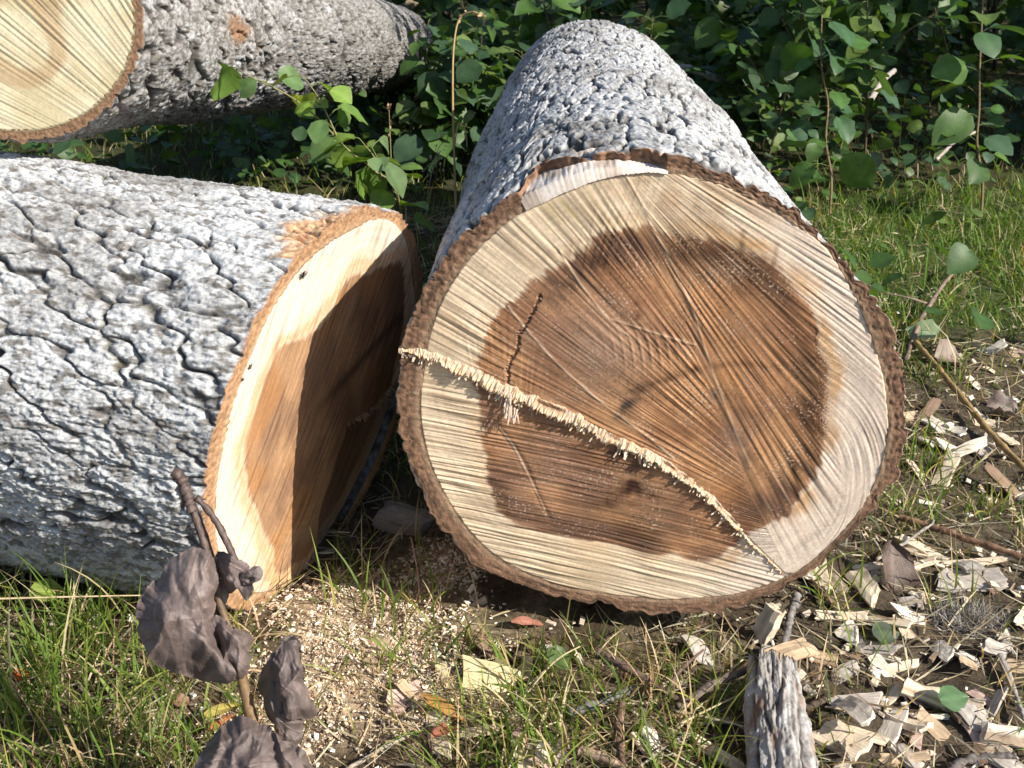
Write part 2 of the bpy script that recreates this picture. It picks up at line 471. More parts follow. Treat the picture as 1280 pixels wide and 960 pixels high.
# bare wood where the bark is torn off above the face
tt = np.linspace(nth[-1] - 0.02, nth[0] + 0.03, 90); aw = np.r_[-0.002, np.linspace(0.001, 0.11, 40)]
TT, AW = np.meshgrid(tt, aw)
rr = np.where(AW < 0, log1.ri(TT) - 0.003, log1.ri(TT) + (0.06 + 0.5 * ss(0.05, 0.6, (TT - nth[-1]) / (nth[0] - nth[-1]))) * (log1.ro(TT) - log1.ri(TT))) + 0.0004 * perlin(TT * 70, AW * 9, 920) + 0.0016 * perlin(TT * 9, AW * 20, 921) + 0.0012 * perlin(TT * 130, AW * 20, 924)
x = rr * np.cos(TT); y = rr * np.sin(TT)
V = log1.c + x[..., None] * log1.e1 + y[..., None] * log1.e2 + (AW + log1.skew(x, y))[..., None] * log1.ax
kk = ss(-0.1, 0.75, 0.8 * perlin(TT * 9, AW * 25, 922) + 0.5 * perlin(TT * 120, AW * 14, 923) + 0.2)
cw = lerp(A([0.74, 0.66, 0.585]), A([0.45, 0.36, 0.295]) * np.ones_like(V), kk)
mesh_obj('bare_wood', V.reshape(-1, 3), grid_q(len(aw), len(tt)), None, M_SPLINT, big, cw.reshape(-1, 3))

# --- the cut face
heart_px = [(190,400),(215,370),(250,330),(300,290),(350,255),(400,222),(440,205),(500,190),(560,195),(640,215),(690,240),(760,262),(800,300),(830,350),(855,420),(865,490),(857,560),(850,620),(830,690),(795,740),(735,768),(690,790),(665,830),(635,852),(560,825),(480,815),(400,808),(320,790),(260,765),(215,742),(203,690),(188,600),(180,540),(182,470)]
hp = f1(heart_px); hc = f1([(520, 510)])[0]
rheart = outline(hp[:, 0] - hc[0], hp[:, 1] - hc[1])
NF = 600
rho, th = disk(NF)
rin = log1.ri(th)
X = rho * rin * np.cos(th); Y = rho * rin * np.sin(th)
edge_d = (1 - rho) * rin
above = ss(-0.002, 0.002, Y - ridge_y(X))
# saw directions
def fan(p, lam):
    lam = lam * 0.78
    q = f1([p])[0]
    dx = X - q[0]; dy = Y - q[1]
    ang = np.arctan2(dy, dx); r = np.hypot(dx, dy)
    return ang * 0.42 / lam, r
phA = (X * math.sin(math.radians(10)) + Y * math.cos(math.radians(10)) + 0.10 * X * X) / 0.0046; sA = X / 0.16
phB, rB = fan((880, 800), 0.0058)
phC, rC = fan((330, -60), 0.0062)
q = f1([(742, 700)])[0]
rD = np.hypot((X - q[0]) * 1.12, (Y - q[1]) * 0.9); phD = rD / 0.0050
hA = saw(phA, sA, 201); hB = saw(phB, rB / 0.16, 211); hC = saw(phC, rC / 0.16, 221); hD = saw(phD, np.arctan2(Y - q[1], X - q[0]) * 1.3, 231)
lineL = f1([(470, 60), (560, 300), (612, 470), (700, 680), (770, 860)])
xl = np.interp(-Y, -lineL[:, 1], lineL[:, 0])
rightm = ss(-0.004, 0.004, X - xl + 0.006 * perlin(Y * 14, X * 3, 240))
dreg = ss(0.005, 0.03, rD - 0.085) * ss(0.205, 0.175, rD) * ss(-0.10, -0.02, X - q[0]) * ss(0.10, 0.0, Y - f1([(800, 470)])[0][1] - 0.3 * (X - q[0]) + 0.03)
dreg = dreg * ss(0.0, 0.02, (X - hc[0]) - (rheart(np.arctan2(Y - hc[1], X - hc[0])) - 0.015) * np.cos(np.arctan2(Y - hc[1], X - hc[0])))
up = hB * (1 - rightm) + hC * rightm
up = up * (1 - dreg) + 0.8 * hD * dreg
hs = hA * (1 - above) + up * above
# a second pass of the saw scores the upper left lightly the other way
cross_, _ = fan((250, 900), 0.007)
c2m = ss(0.1, 0.5, perlin(X * 9, Y * 9, 250)) * above
hs = hs + 0.35 * c2m * saw(cross_, rB / 0.1, 251)
along = sA * (1 - above) + (rB / 0.16) * above
phi = phA * (1 - above) + above * (phB * (1 - rightm) * (1 - dreg) + phC * rightm * (1 - dreg) + phD * dreg)
amp = 0.00085 * (0.75 + 0.6 * perlin(X * 12, Y * 12, 260)) * (1 + 0.55 * (1 - above))
hh = amp * hs
# lower saw cut sits a little deeper; the rim is rounded
hh = hh - 0.0022 * (1 - above) + 0.0025 * fbm(X * 7, Y * 7, 262, octv=3)
hh = hh - 0.004 * ss(0.004, 0.0, edge_d)

# colour
ha = np.arctan2(Y - hc[1], X - hc[0]); hr = np.hypot(X - hc[0], Y - hc[1])
smear = perlin(phi * 0.8, along * 1.2, 270)
dh = rheart(ha) - hr + 0.0055 * smear + 0.004 * perlin(phi * 2.2, along * 1.5, 275) + 0.008 * fbm(X * 16, Y * 16, 271, octv=4)
heart = ss(-0.003, 0.005, dh)
sap = lerp(A([0.70, 0.555, 0.395]), A([0.71, 0.585, 0.48]), ss(0.05, 0.2, X))
sap = lerp(sap, A([0.56, 0.42, 0.27]) * np.ones_like(sap), 0.6 * ss(0.0, 0.6, perlin(X * 10, Y * 10, 272)) * ss(0.12, -0.05, X))
tp = f1([(640, 130)])[0]
sap = lerp(sap, A([0.44, 0.27, 0.15]) * np.ones_like(sap), 0.75 * np.exp(-((X - tp[0]) / 0.11) ** 2 - ((Y - tp[1]) / 0.035) ** 2) * ss(-0.5, 0.5, perlin(X * 30, Y * 30, 273) + 0.4 * smear))
halo = np.exp(-((dh + 0.007) / 0.009) ** 2) * (0.35 + 0.65 * ss(-0.02, 0.12, X - hc[0])) * ss(-0.5, 0.3, perlin(X * 15, Y * 15, 274))
sap = lerp(sap, A([0.50, 0.26, 0.08]) * np.ones_like(sap), 0.75 * halo)
hw = lerp(A([0.48, 0.255, 0.125]), A([0.31, 0.15, 0.075]), ss(-0.4, 0.5, fbm(X * 11, Y * 11, 280, octv=4) + 0.35 * smear))
hw = lerp(hw, A([0.36, 0.25, 0.19]) * np.ones_like(hw), 0.6 * np.exp(-((X - f1([(420, 440)])[0][0]) / 0.06) ** 2 - ((Y - f1([(420, 420)])[0][1]) / 0.05) ** 2))
hw = lerp(hw, A([0.24, 0.13, 0.08]) * np.ones_like(hw), 0.75 * (1 - above) * ss(-0.6, 0.4, fbm(X * 14, Y * 14, 283, octv=3)))
hw = lerp(hw, A([0.40, 0.18, 0.065]) * np.ones_like(hw), 0.6 * above * ss(0.0, 0.13, X - hc[0]) * ss(-0.3, 0.5, perlin(X * 8, Y * 8, 284)))
dhb = dh + 0.020 * perlin(phi * 0.9, along * 0.7, 276) + 0.010 * perlin(phi * 2.0, along * 1.5, 277)
band = np.exp(-((dhb - 0.020) / 0.019) ** 2)
hw = lerp(hw, A([0.062, 0.030, 0.016]) * np.ones_like(hw), 0.92 * band * ss(-0.55, 0.25, perlin(X * 9, Y * 9, 285) + 0.3 * smear + 0.35 * ss(-0.05, 0.1, X - hc[0]) * above))
C = lerp(sap, hw, heart)
# growth rings, faint
ring = perlin(np.hypot(X - hc[0], (Y - hc[1])) / 0.0062 + 0.6 * perlin(X * 8, Y * 8, 291), ha * 2, 290)
C = C * (1 + 0.12 * ring)[..., None]
# dirt and dust dragged along the kerf
C = C * (1 + 0.12 * perlin(phi * 1.4, along * 2.5, 300))[..., None]
st1 = ss(0.18, 0.6, perlin(phi * 1.25, along * 1.6, 301)) * (0.5 + 0.5 * ss(-0.3, 0.4, perlin(X * 11, Y * 11, 302)))
st2 = ss(0.25, 0.65, perlin(phi * 2.3, along * 2.6, 303)) * ss(-0.2, 0.5, perlin(X * 9, Y * 9, 304))
dkc = lerp(A([0.30, 0.19, 0.115]), A([0.060, 0.028, 0.015]), heart)
C = lerp(C, dkc, np.clip(0.72 * st1 * (0.7 + 0.3 * (1 - above)) + 0.45 * st2, 0, 0.9))
lt = ss(0.3, 0.7, perlin(phi * 1.6, along * 2.2, 305)) * heart * ss(-0.2, 0.6, perlin(X * 7, Y * 7, 306))
C = lerp(C, A([0.46, 0.31, 0.20]) * np.ones_like(C), 0.7 * lt)
glint = ss(0.50, 0.75, perlin(X * 330, Y * 330, 308) + 0.45 * perlin(X * 24, Y * 24, 309)) * heart  # white glints and pale dust grains painted as specks in the heartwood
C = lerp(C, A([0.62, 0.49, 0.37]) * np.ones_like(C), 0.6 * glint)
C = lerp(C, C * 0.4, 0.6 * ss(0.45, 0.75, perlin(X * 260, Y * 260, 311) + 0.5 * perlin(X * 18, Y * 18, 313)) * heart)
pur = ss(0.0, 0.6, fbm(X * 6, Y * 6, 307, octv=3) + 0.25 * ss(0.05, -0.12, X)) * heart
C = lerp(C, A([0.20, 0.115, 0.085]) * np.ones_like(C), 0.3 * pur)

def stroke(pts, wid, seed, jag=0.0, n=160):
    """distance field of a line on the face: 1 on the line, falling to 0 at its width"""
    p = spline(f1(pts), n)
    if jag:
        rs = np.random.RandomState(seed)
        p = p + np.cumsum(rs.randn(n, 2), 0) * 0 + rs.randn(n, 2) * jag
    out = np.full(X.shape, 9.0)
    bb = (X > p[:, 0].min() - 3 * wid) & (X < p[:, 0].max() + 3 * wid) & (Y > p[:, 1].min() - 3 * wid) & (Y < p[:, 1].max() + 3 * wid)
    xs = X[bb]; ys = Y[bb]; dd = np.full(xs.shape, 9.0)
    for i in range(n):
        dd = np.minimum(dd, np.hypot(xs - p[i, 0], ys - p[i, 1]))
    out[bb] = dd
    return np.exp(-(out / wid) ** 2)
for pts, wd, cc, ca, dz in [
    ([(500,175),(545,260),(585,350),(615,450),(655,560),(700,660)], 0.0055, (0.20,0.13,0.10), 0.42, -0.0004),
    ([(512,180),(556,262),(597,352),(628,450),(668,560),(708,655)], 0.0016, (0.60,0.46,0.33), 0.55, 0.0005),
    ([(350,245),(375,285),(405,315)], 0.0065, (0.17,0.105,0.07), 0.5, -0.0004),
    ([(340,240),(385,310),(440,375),(470,400)], 0.0016, (0.62,0.46,0.32), 0.7, 0.0008),
    ([(240,345),(330,450),(420,530),(500,590),(560,640)], 0.0016, (0.66,0.5,0.36), 0.7, 0.0008),
    ([(440,370),(520,395),(600,420)], 0.0015, (0.55,0.4,0.27), 0.5, 0.0007),
    ([(640,515),(680,545),(690,600),(700,640)], 0.010, (0.10,0.06,0.05), 0.55, -0.0006),
    ([(455,560),(470,530),(490,510)], 0.011, (0.035,0.030,0.028), 0.9, -0.0012),
    ([(490,510),(540,488),(600,470)], 0.0062, (0.085,0.038,0.016), 0.85, -0.0008),
    ([(600,470),(680,460),(760,468)], 0.005, (0.10,0.05,0.025), 0.55, -0.0005),
    ([(465,632),(476,655),(480,690)], 0.0165, (0.035,0.014,0.011), 0.97, -0.0008),
    ([(432,722),(475,702),(522,718)], 0.0085, (0.045,0.018,0.012), 0.85, -0.0006),
    ([(478,690),(476,730)], 0.006, (0.045,0.018,0.012), 0.8, 0),
    ([(490,340),(492,365)], 0.006, (0.12,0.045,0.018), 0.8, 0),
    ([(695,200),(690,245)], 0.0035, (0.15,0.075,0.03), 0.8, 0),
    ([(760,225),(752,270)], 0.0035, (0.16,0.08,0.03), 0.8, 0),
    ([(600,140),(600,160)], 0.009, (0.30,0.16,0.09), 0.6, 0),
    ([(205,560),(235,600),(270,650),(300,720),(320,755)], 0.0035, (0.09,0.05,0.035), 0.8, -0.001),
    ([(215,575),(250,620),(285,690),(310,740)], 0.0015, (0.60,0.45,0.33), 0.55, 0.0008)]:
    kf = stroke(pts, wd, 5)
    kf2 = np.clip(kf * (0.75 + 0.7 * fbm(X * 60, Y * 60, 310, octv=2)), 0, 1) if wd > 0.003 else kf
    kf2 = kf2 * np.clip(0.85 + 0.9 * perlin(X * 40, Y * 40, 312), 0.65 if wd > 0.003 else 0.05, 1)
    C = lerp(C, A(cc) * np.ones_like(C), ca * kf2)
    hh = hh + dz * kf
# washboard chatter in the middle of the face
g0 = f1([(510, 425)])[0]
chm = np.exp(-((X - g0[0]) / 0.045) ** 2 - ((Y - g0[1]) / 0.026) ** 2)
hh = hh + 0.0007 * chm * np.maximum(0, np.sin(2 * np.pi * ((X - g0[0]) * 0.96 + (Y - g0[1]) * 0.25 + 3 * (Y - g0[1]) ** 2) / 0.0105))
# crack
ck = stroke([(302,325),(292,350),(272,385),(262,400),(258,430),(243,455),(240,490),(238,520)], 0.0013, 8, jag=0.0009)
hh = hh - 0.003 * ck; C = lerp(C, A([0.03, 0.018, 0.012]) * np.ones_like(C), 0.7 * ck)
# olive smear of crushed bark near the top left
ol = f1([(360, 160)])[0]
C = lerp(C, A([0.40, 0.31, 0.13]) * np.ones_like(C), 0.6 * np.exp(-((X - ol[0]) / 0.05) ** 2 - ((Y - ol[1]) / 0.022) ** 2) * ss(-0.2, 0.5, smear))
# bast line just inside the bark
C = lerp(C, A([0.50, 0.36, 0.22]) * np.ones_like(C), 0.7 * ss(0.0055, 0.002, edge_d + 0.001 * smear))
C = lerp(C, A([0.10, 0.055, 0.035]) * np.ones_like(C), 0.55 * ss(0.0026, 0.0006, edge_d + 0.0006 * smear))
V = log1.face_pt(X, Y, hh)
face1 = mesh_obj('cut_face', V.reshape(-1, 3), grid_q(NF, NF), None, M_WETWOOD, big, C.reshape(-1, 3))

# torn fibres standing along the line where the two saw cuts failed to meet
rs = np.random.RandomState(4)
mb = MB()
rl = spline(rp, 900)
tan = nrm(np.gradient(rl, axis=0)); nor = np.stack([-tan[:, 1], tan[:, 0]], -1)
s01 = np.linspace(0, 1, 900)
halfw = np.interp(s01, [0, 0.05, 0.10, 0.25, 0.45, 0.6, 0.8, 0.93, 1.0], [0.003, 0.006, 0.0085, 0.0105, 0.0095, 0.0075, 0.005, 0.0045, 0.002])
hgt = np.interp(s01, [0, 0.06, 0.15, 0.35, 0.6, 0.85, 1.0], [0.002, 0.0045, 0.0062, 0.0062, 0.005, 0.0035, 0.001])
var = np.clip(1.0 + 0.9 * perlin(s01 * 26, 0 * s01, 337) + 0.6 * perlin(s01 * 80, 0 * s01, 338), 0.3, 1.8)
halfw = halfw * (0.55 + 0.45 * var); hgt = hgt * (0.5 + 0.5 * var)
wob = 0.0016 * perlin(s01 * 40, 0 * s01, 333) + 0.0022 * perlin(s01 * 13, 0 * s01, 332)
cen = rl + nor * wob[:, None]
# body of the ridge: a rough strip
rows = 9
kk = np.linspace(-1, 1, rows)
rows = 13
kk = np.linspace(-1, 1, rows)
prof = np.interp(kk, [-1, -0.82, -0.55, 0.2, 0.8, 1.0], [0, 0.75, 1.0, 0.55, 0.18, 0.0])
ej = 1 + (0.55 * perlin(s01 * 210, 0 * s01, 342) + 0.45 * perlin(s01 * 75, 0 * s01, 343))[:, None] * (kk < -0.3) + (0.25 * perlin(s01 * 60, 0 * s01, 344))[:, None] * (kk > 0.3)
gx = cen[:, None, 0] + nor[:, None, 0] * halfw[:, None] * kk * ej
gy = cen[:, None, 1] + nor[:, None, 1] * halfw[:, None] * kk * ej
rg = np.random.RandomState(14)
bump = 0.75 + 0.45 * perlin(s01[:, None] * 120 + 0 * kk, kk * 0.8 + 0 * s01[:, None], 334) + 0.35 * perlin(s01[:, None] * 300 + 0 * kk, kk * 1.2 + 0 * s01[:, None], 336)
gap = np.maximum(ss(-0.1, 0.2, perlin(s01 * 15, 0 * s01 + 0.5, 335)) * ss(0.14, 0.2, s01) * ss(0.66, 0.58, s01), 0.8 * ss(0.1, 0.4, perlin(s01 * 26, 0 * s01 + 0.2, 346)) * (s01 > 0.6))
gh = 1.25 * hgt[:, None] * prof[None] * bump * (1 - 1.1 * gap[:, None] * np.exp(-((kk - 0.25) / 0.35) ** 2)) - 0.006 * (np.abs(kk)[None] > 0.99)
V = log1.face_pt(gx, gy, gh - 0.0008)
cr = lerp(A([0.70, 0.585, 0.45]), A([0.56, 0.37, 0.22]), ss(0.2, 0.8, rg.rand(900, rows) * 0.6 + 0.4 * bump * 0.6))
gm = gap[:, None] * np.exp(-((kk - 0.2) / 0.42) ** 2) * (0.75 + 0.5 * perlin(s01[:, None] * 190 + 0 * kk, kk + 0 * s01[:, None], 347))
cr = lerp(cr, A([0.17, 0.085, 0.04]) * np.ones_like(cr), np.clip(gm, 0, 0.95))
cr = lerp(cr, A([0.50, 0.27, 0.12]) * np.ones_like(cr), 0.6 * ss(0.15, 0.6, perlin(s01[:, None] * 55 + 0 * kk, kk * 0.9 + 0 * s01[:, None], 348)))
mb.add(V.reshape(-1, 3), grid_q(900, rows), None, cr.reshape(-1, 3))
for i in range(240):
    k = rs.randint(8, 892); 
    if perlin(A([s01[k] * 22]), A([0.3]), 341)[0] < -0.12 and rs.rand() < 0.8: continue
    if gap[k] > 0.4 and rs.rand() < 0.8: continue
    o = rs.uniform(-1.15, -0.3)
    p = cen[k] + nor[k] * halfw[k] * o
    h1 = hgt[k] * (rs.uniform(0.3, 1.2) if rs.rand() < 0.93 else rs.uniform(1.5, 2.6)) * (1 - 0.4 * abs(o)); wdt = rs.uniform(0.0007, 0.0028)
    lean = nor[k] * rs.normal(-0.004, 0.0045) + tan[k] * rs.normal(0, 0.002)
    d1 = tan[k] * wdt; d2 = nor[k] * wdt * rs.uniform(0.4, 1)
    pts = A([p - d1 - d2, p + d1 - d2, p + d1 + d2, p - d1 + d2, p + lean + d1 * 0.5, p + lean - d1 * 0.5])
    hz = A([-0.003] * 4 + [h1, h1 * rs.uniform(0.8, 1)])
    Vv = log1.face_pt(pts[:, 0], pts[:, 1], hz)
    cc = A([0.70, 0.58, 0.44]) * rs.uniform(0.6, 1.05) * (A([1, 0.86, 0.7]) if rs.rand() < 0.25 else 1)
    mb.add(Vv, [(0, 1, 4, 5), (2, 3, 5, 4)], [(1, 2, 4), (3, 0, 5)], cc)
rg_o = mb.build('splinter_ridge', M_SPLINT, None, smooth=False)
def reparent(o, p):
    l = wloc(p); o.parent = p
    me = o.data; n = len(me.vertices); b = np.empty(n * 3, np.float32); me.vertices.foreach_get('co', b)
    b = b.reshape(-1, 3) - l.astype(np.float32); me.vertices.foreach_set('co', b.ravel()); me.update()
reparent(rg_o, face1)

# stub of fibres sticking out beside the crack
mb = MB()
b0 = f1([(238, 500)])[0]; b1 = f1([(252, 552)])[0]
for i in range(26):
    t = rs.rand(); p = b0 * (1 - t) + b1 * t + A([rs.normal(0, 0.0042), 0])
    e = p + A([rs.normal(0, 0.0015), -0.010 - rs.rand() * 0.006])
    wd = 0.0011
    pts = A([p + A([-wd, 0]), p + A([wd, 0]), e + A([wd * .5, 0]), e + A([-wd * .5, 0])])
    hz = A([0.004, 0.004, 0.007, 0.007]) + rs.uniform(-0.002, 0.006)
    mb.add(log1.face_pt(pts[:, 0], pts[:, 1], hz), [(0, 1, 2, 3)], None, A([0.80, 0.66, 0.52]) * rs.uniform(0.8, 1.05))
o = mb.build('fibre_tuft', M_SPLINT, None, smooth=False); reparent(o, face1)

# ------------------------------------------------------------------ the log on the left
left = thing('felled_log', 'pale fissured log lying crosswise whose cut face turns towards the splintered log', 'log', (c2[0] - 0.5, c2[1] + 0.17, 0), 'felled aspen logs')
th2 = theta_grid(0.30 * np.pi, 1.36 * np.pi, 760, 110)
aa2 = np.r_[np.linspace(0, 0.02, 9, endpoint=False), np.linspace(0.02, 0.9, 430, endpoint=False), np.linspace(0.9, 1.25, 60)]
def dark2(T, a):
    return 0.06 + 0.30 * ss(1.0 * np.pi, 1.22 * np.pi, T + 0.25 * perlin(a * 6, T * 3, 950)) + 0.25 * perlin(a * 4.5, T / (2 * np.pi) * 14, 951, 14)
def post2(c, T, a, f):
    c = c * 0.86
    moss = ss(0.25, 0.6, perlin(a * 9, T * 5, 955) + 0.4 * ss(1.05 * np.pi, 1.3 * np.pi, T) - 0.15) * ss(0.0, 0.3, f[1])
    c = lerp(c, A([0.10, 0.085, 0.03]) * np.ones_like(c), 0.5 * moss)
    torn = ((T > 0.40 * np.pi) & (T < 0.64 * np.pi)) * ss(0.075, 0.035, a + 0.035 * perlin(T * 9, a * 20, 956) + 0.05 * np.abs(T / np.pi - 0.54) * 6)
    return lerp(c, lerp(A([0.62, 0.40, 0.22]), A([0.40, 0.20, 0.10]) * np.ones_like(c), ss(-0.3, 0.5, perlin(a * 120, T * 20, 957))), 0.9 * torn)
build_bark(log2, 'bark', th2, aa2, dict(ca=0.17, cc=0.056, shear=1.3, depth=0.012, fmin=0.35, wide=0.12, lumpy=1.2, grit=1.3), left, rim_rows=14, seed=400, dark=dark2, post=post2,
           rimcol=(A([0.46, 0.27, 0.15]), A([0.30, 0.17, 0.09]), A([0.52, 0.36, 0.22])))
N2 = 420
rho, th = disk(N2)
rin = log2.ri(th); X2 = rho * rin * np.cos(th); Y2 = rho * rin * np.sin(th)
g2 = lambda px, py: np.stack(log2.from_px(A(px, float), A(py, float)), -1)
hb = g2([505,470,440,415,395,375,350,345,325,305,308,322,340,350], [330,337,345,385,412,425,430,450,500,560,600,650,690,720])
h2c = A([0.03, 0.0]); 
hx = hb[:, 0] - h2c[0]; hy = hb[:, 1] - h2c[1]
k = (hx < 0.22)
tb = np.r_[np.arctan2(hy, hx)]; 
rh2 = outline(np.r_[hx, 0.20, 0.17, 0.10], np.r_[hy, 0.0, -0.12, -0.2])
ha2 = np.arctan2(Y2 - h2c[1], X2 - h2c[0]); hr2 = np.hypot(X2 - h2c[0], Y2 - h2c[1])
ph2 = (X2 * math.cos(math.radians(35)) - Y2 * math.sin(math.radians(35)) + 0.2 * Y2 * Y2) / 0.0065
s2 = (X2 * 0.57 + Y2 * 0.82) / 0.2
sm2 = perlin(ph2, s2, 500)
dh2 = rh2(ha2) - hr2 + 0.006 * sm2 + 0.012 * fbm(X2 * 12, Y2 * 12, 501, octv=3)
heart2 = ss(-0.004, 0.007, dh2)
sap2 = A([0.70, 0.595, 0.475]) * np.ones(X2.shape + (3,)) * (1 + 0.06 * sm2)[..., None]
sap2 = lerp(sap2, A([0.58, 0.30, 0.11]) * np.ones_like(sap2), 0.62 * np.exp(-((dh2 + 0.010) / 0.013) ** 2))
sap2 = lerp(sap2, A([0.62, 0.38, 0.18]) * np.ones_like(sap2), 0.7 * ss(-0.12, -0.25, Y2) * ss(-0.5, 0.3, perlin(X2 * 14, Y2 * 14, 505)))
hw2 = lerp(A([0.38, 0.225, 0.125]), A([0.26, 0.15, 0.09]), ss(-0.4, 0.5, fbm(X2 * 14, Y2 * 9, 502, octv=4)))
hw2 = lerp(hw2, A([0.38, 0.19, 0.08]) * np.ones_like(hw2), 0.7 * ss(0.15, 0.55, perlin(X2 * 9, Y2 * 9, 503) + 0.3 * ss(0.06, 0.0, dh2)))
hw2 = lerp(hw2, A([0.07, 0.042, 0.03]) * np.ones_like(hw2), 0.8 * np.exp(-((Y2 - 0.02 - 0.2 * X2) / 0.013) ** 2) * ss(-0.1, 0.05, X2))
hw2 = lerp(hw2, A([0.09, 0.05, 0.03]) * np.ones_like(hw2), 0.6 * ss(-0.01, 0.10, X2) * ss(-0.4, 0.4, perlin(X2 * 7, Y2 * 7, 506)))
Cf = lerp(sap2, hw2, heart2)
Cf = Cf * (1 + 0.10 * perlin(hr2 / 0.0075 + 0.7 * perlin(X2 * 9, Y2 * 9, 508), ha2 * 2, 509))[..., None]
Cf = lerp(Cf, Cf * 0.55, 0.8 * ss(0.2, 0.7, perlin(ph2 * 0.7, s2 * 2, 507)))
ed2 = (1 - rho) * rin
Cf = lerp(Cf, A([0.30, 0.17, 0.09]) * np.ones_like(Cf), 0.6 * ss(0.004, 0.001, ed2))
# the lower back of this face broke away below its own torn hinge
rg2 = g2([500, 470, 435, 420, 400], [470, 505, 530, 580, 640])
yb = np.interp(X2, np.sort(rg2[:, 0]), rg2[np.argsort(rg2[:, 0]), 1])
low = ss(0.002, -0.004, Y2 - yb) * ss(0.0, 0.012, X2 - rg2[:, 0].min())
Cf = lerp(Cf, A([0.13, 0.075, 0.045]) * np.ones_like(Cf), 0.6 * low)
h2 = 0.00065 * saw(ph2, s2, 510) + 0.002 * fbm(X2 * 6, Y2 * 6, 511, octv=3) - 0.014 * low - 0.003 * ss(0.004, 0, ed2)
face2 = mesh_obj('cut_face', log2.face_pt(X2, Y2, h2).reshape(-1, 3), grid_q(N2, N2), None, M_WOOD, left, Cf.reshape(-1, 3))
mb = MB()
p2 = spline(rg2, 200); t2 = nrm(np.gradient(p2, axis=0)); m2 = np.stack([-t2[:, 1], t2[:, 0]], -1)
for i in range(150):
    k = rs.randint(2, 100); p = p2[k] + m2[k] * rs.normal(0, 0.004)
    h1 = rs.uniform(0.001, 0.008) * (1.2 - k / 100); wd = rs.uniform(0.001, 0.003)
    ln = A([rs.normal(-0.004, 0.004), rs.normal(-0.006, 0.005)])
    pts = A([p - t2[k] * wd - m2[k] * wd, p + t2[k] * wd - m2[k] * wd, p + t2[k] * wd + m2[k] * wd, p - t2[k] * wd + m2[k] * wd, p + ln, p + ln * 0.9 + t2[k] * wd * .5])
    mb.add(log2.face_pt(pts[:, 0], pts[:, 1], A([-0.015] * 4 + [h1, h1])), [(0, 1, 5, 4), (2, 3, 4, 5)], [(1, 2, 5), (3, 0, 4)], A([0.50, 0.36, 0.24]) * rs.uniform(0.5, 1.1))
o = mb.build('splinter_ridge', M_SPLINT, None, smooth=False); reparent(o, face2)

# ------------------------------------------------------------------ the log at the back left, resting on the left one
back = thing('felled_log', 'slimmer log at the back whose coarsely sawn greenish face overhangs the pale fissured log', 'log', (c3[0] + ax3[0] * 1.5, c3[1] + ax3[1] * 1.5, 0), 'felled aspen logs')
th3 = theta_grid(-0.62 * np.pi, 0.62 * np.pi, 430, 90)
aa3 = np.r_[np.linspace(0, 0.02, 8, endpoint=False), np.linspace(0.02, 0.8, 210, endpoint=False), 0.8 + (log3.L - 0.8) * np.linspace(0, 1, 200)]
def dark3(T, a):
    return 0.5 + 0.25 * ss(0.6, 2.0, a) + 0.25 * perlin(a * 4, T / (2 * np.pi) * 8, 970, 8)
def post3(c, T, a, f):
    sc = np.exp(-((T + 0.10 + 0.12 * perlin(a * 14, T * 2, 973)) / 0.16) ** 2 - ((a - 0.52 + 0.22 * (T + 0.1)) / 0.10) ** 2)
    c = c * 0.92
    return lerp(c, A([0.26, 0.13, 0.06]) * np.ones_like(c), 0.8 * ss(0.2, 0.8, sc + 0.3 * f[3]))
build_bark(log3, 'bark', th3, aa3, dict(ca=0.085, cc=0.05, shear=0.5, depth=0.0105, fmin=0.35, wide=0.22), back, rim_rows=10, seed=600, dark=dark3, post=post3,
           rimcol=(A([0.26, 0.155, 0.09]), A([0.15, 0.085, 0.05]), A([0.20, 0.13, 0.07])))
N3 = 260
rho, th = disk(N3)
rin = log3.ri(th); X3 = rho * rin * np.cos(th); Y3 = rho * rin * np.sin(th)
pv = log3.from_px(A(330.), A(290.))
an = np.arctan2(Y3 - pv[1], X3 - pv[0]); r3 = np.hypot(X3 - pv[0], Y3 - pv[1])
ph3 = an * 0.5 / 0.0062; s3 = r3 / 0.25
sm3 = perlin(ph3, s3, 700)
C3 = lerp(A([0.58, 0.515, 0.36]), A([0.48, 0.41, 0.26]), ss(-0.4, 0.5, fbm(X3 * 12, Y3 * 12, 701, octv=3)))
bx, by = log3.from_px(A(20.), A(40.)); 
q3 = np.hypot((X3 - bx), (Y3 - by) * 0.8)
ringm = np.exp(-((q3 - 0.055 + 0.02 * perlin(X3 * 12, Y3 * 12, 705)) / 0.022) ** 2)
C3 = lerp(C3, A([0.36, 0.235, 0.12]) * np.ones_like(C3), 0.65 * ss(0.15, 0.7, ringm + 0.5 * perlin(X3 * 9, Y3 * 9, 702)))
C3 = lerp(C3, C3 * 0.28, 0.9 * ss(0.22, 0.6, saw(ph3 * 1.15, s3 * 0.6, 710)))
ed3 = (1 - rho) * rin
C3 = lerp(C3, A([0.12, 0.10, 0.05]) * np.ones_like(C3), 0.75 * ss(0.004, 0.001, ed3))
h3 = -0.0011 * saw(ph3 * 1.15, s3 * 0.6, 710)
mesh_obj('cut_face', log3.face_pt(X3, Y3, h3).reshape(-1, 3), grid_q(N3, N3), None, M_WOOD, back, C3.reshape(-1, 3))

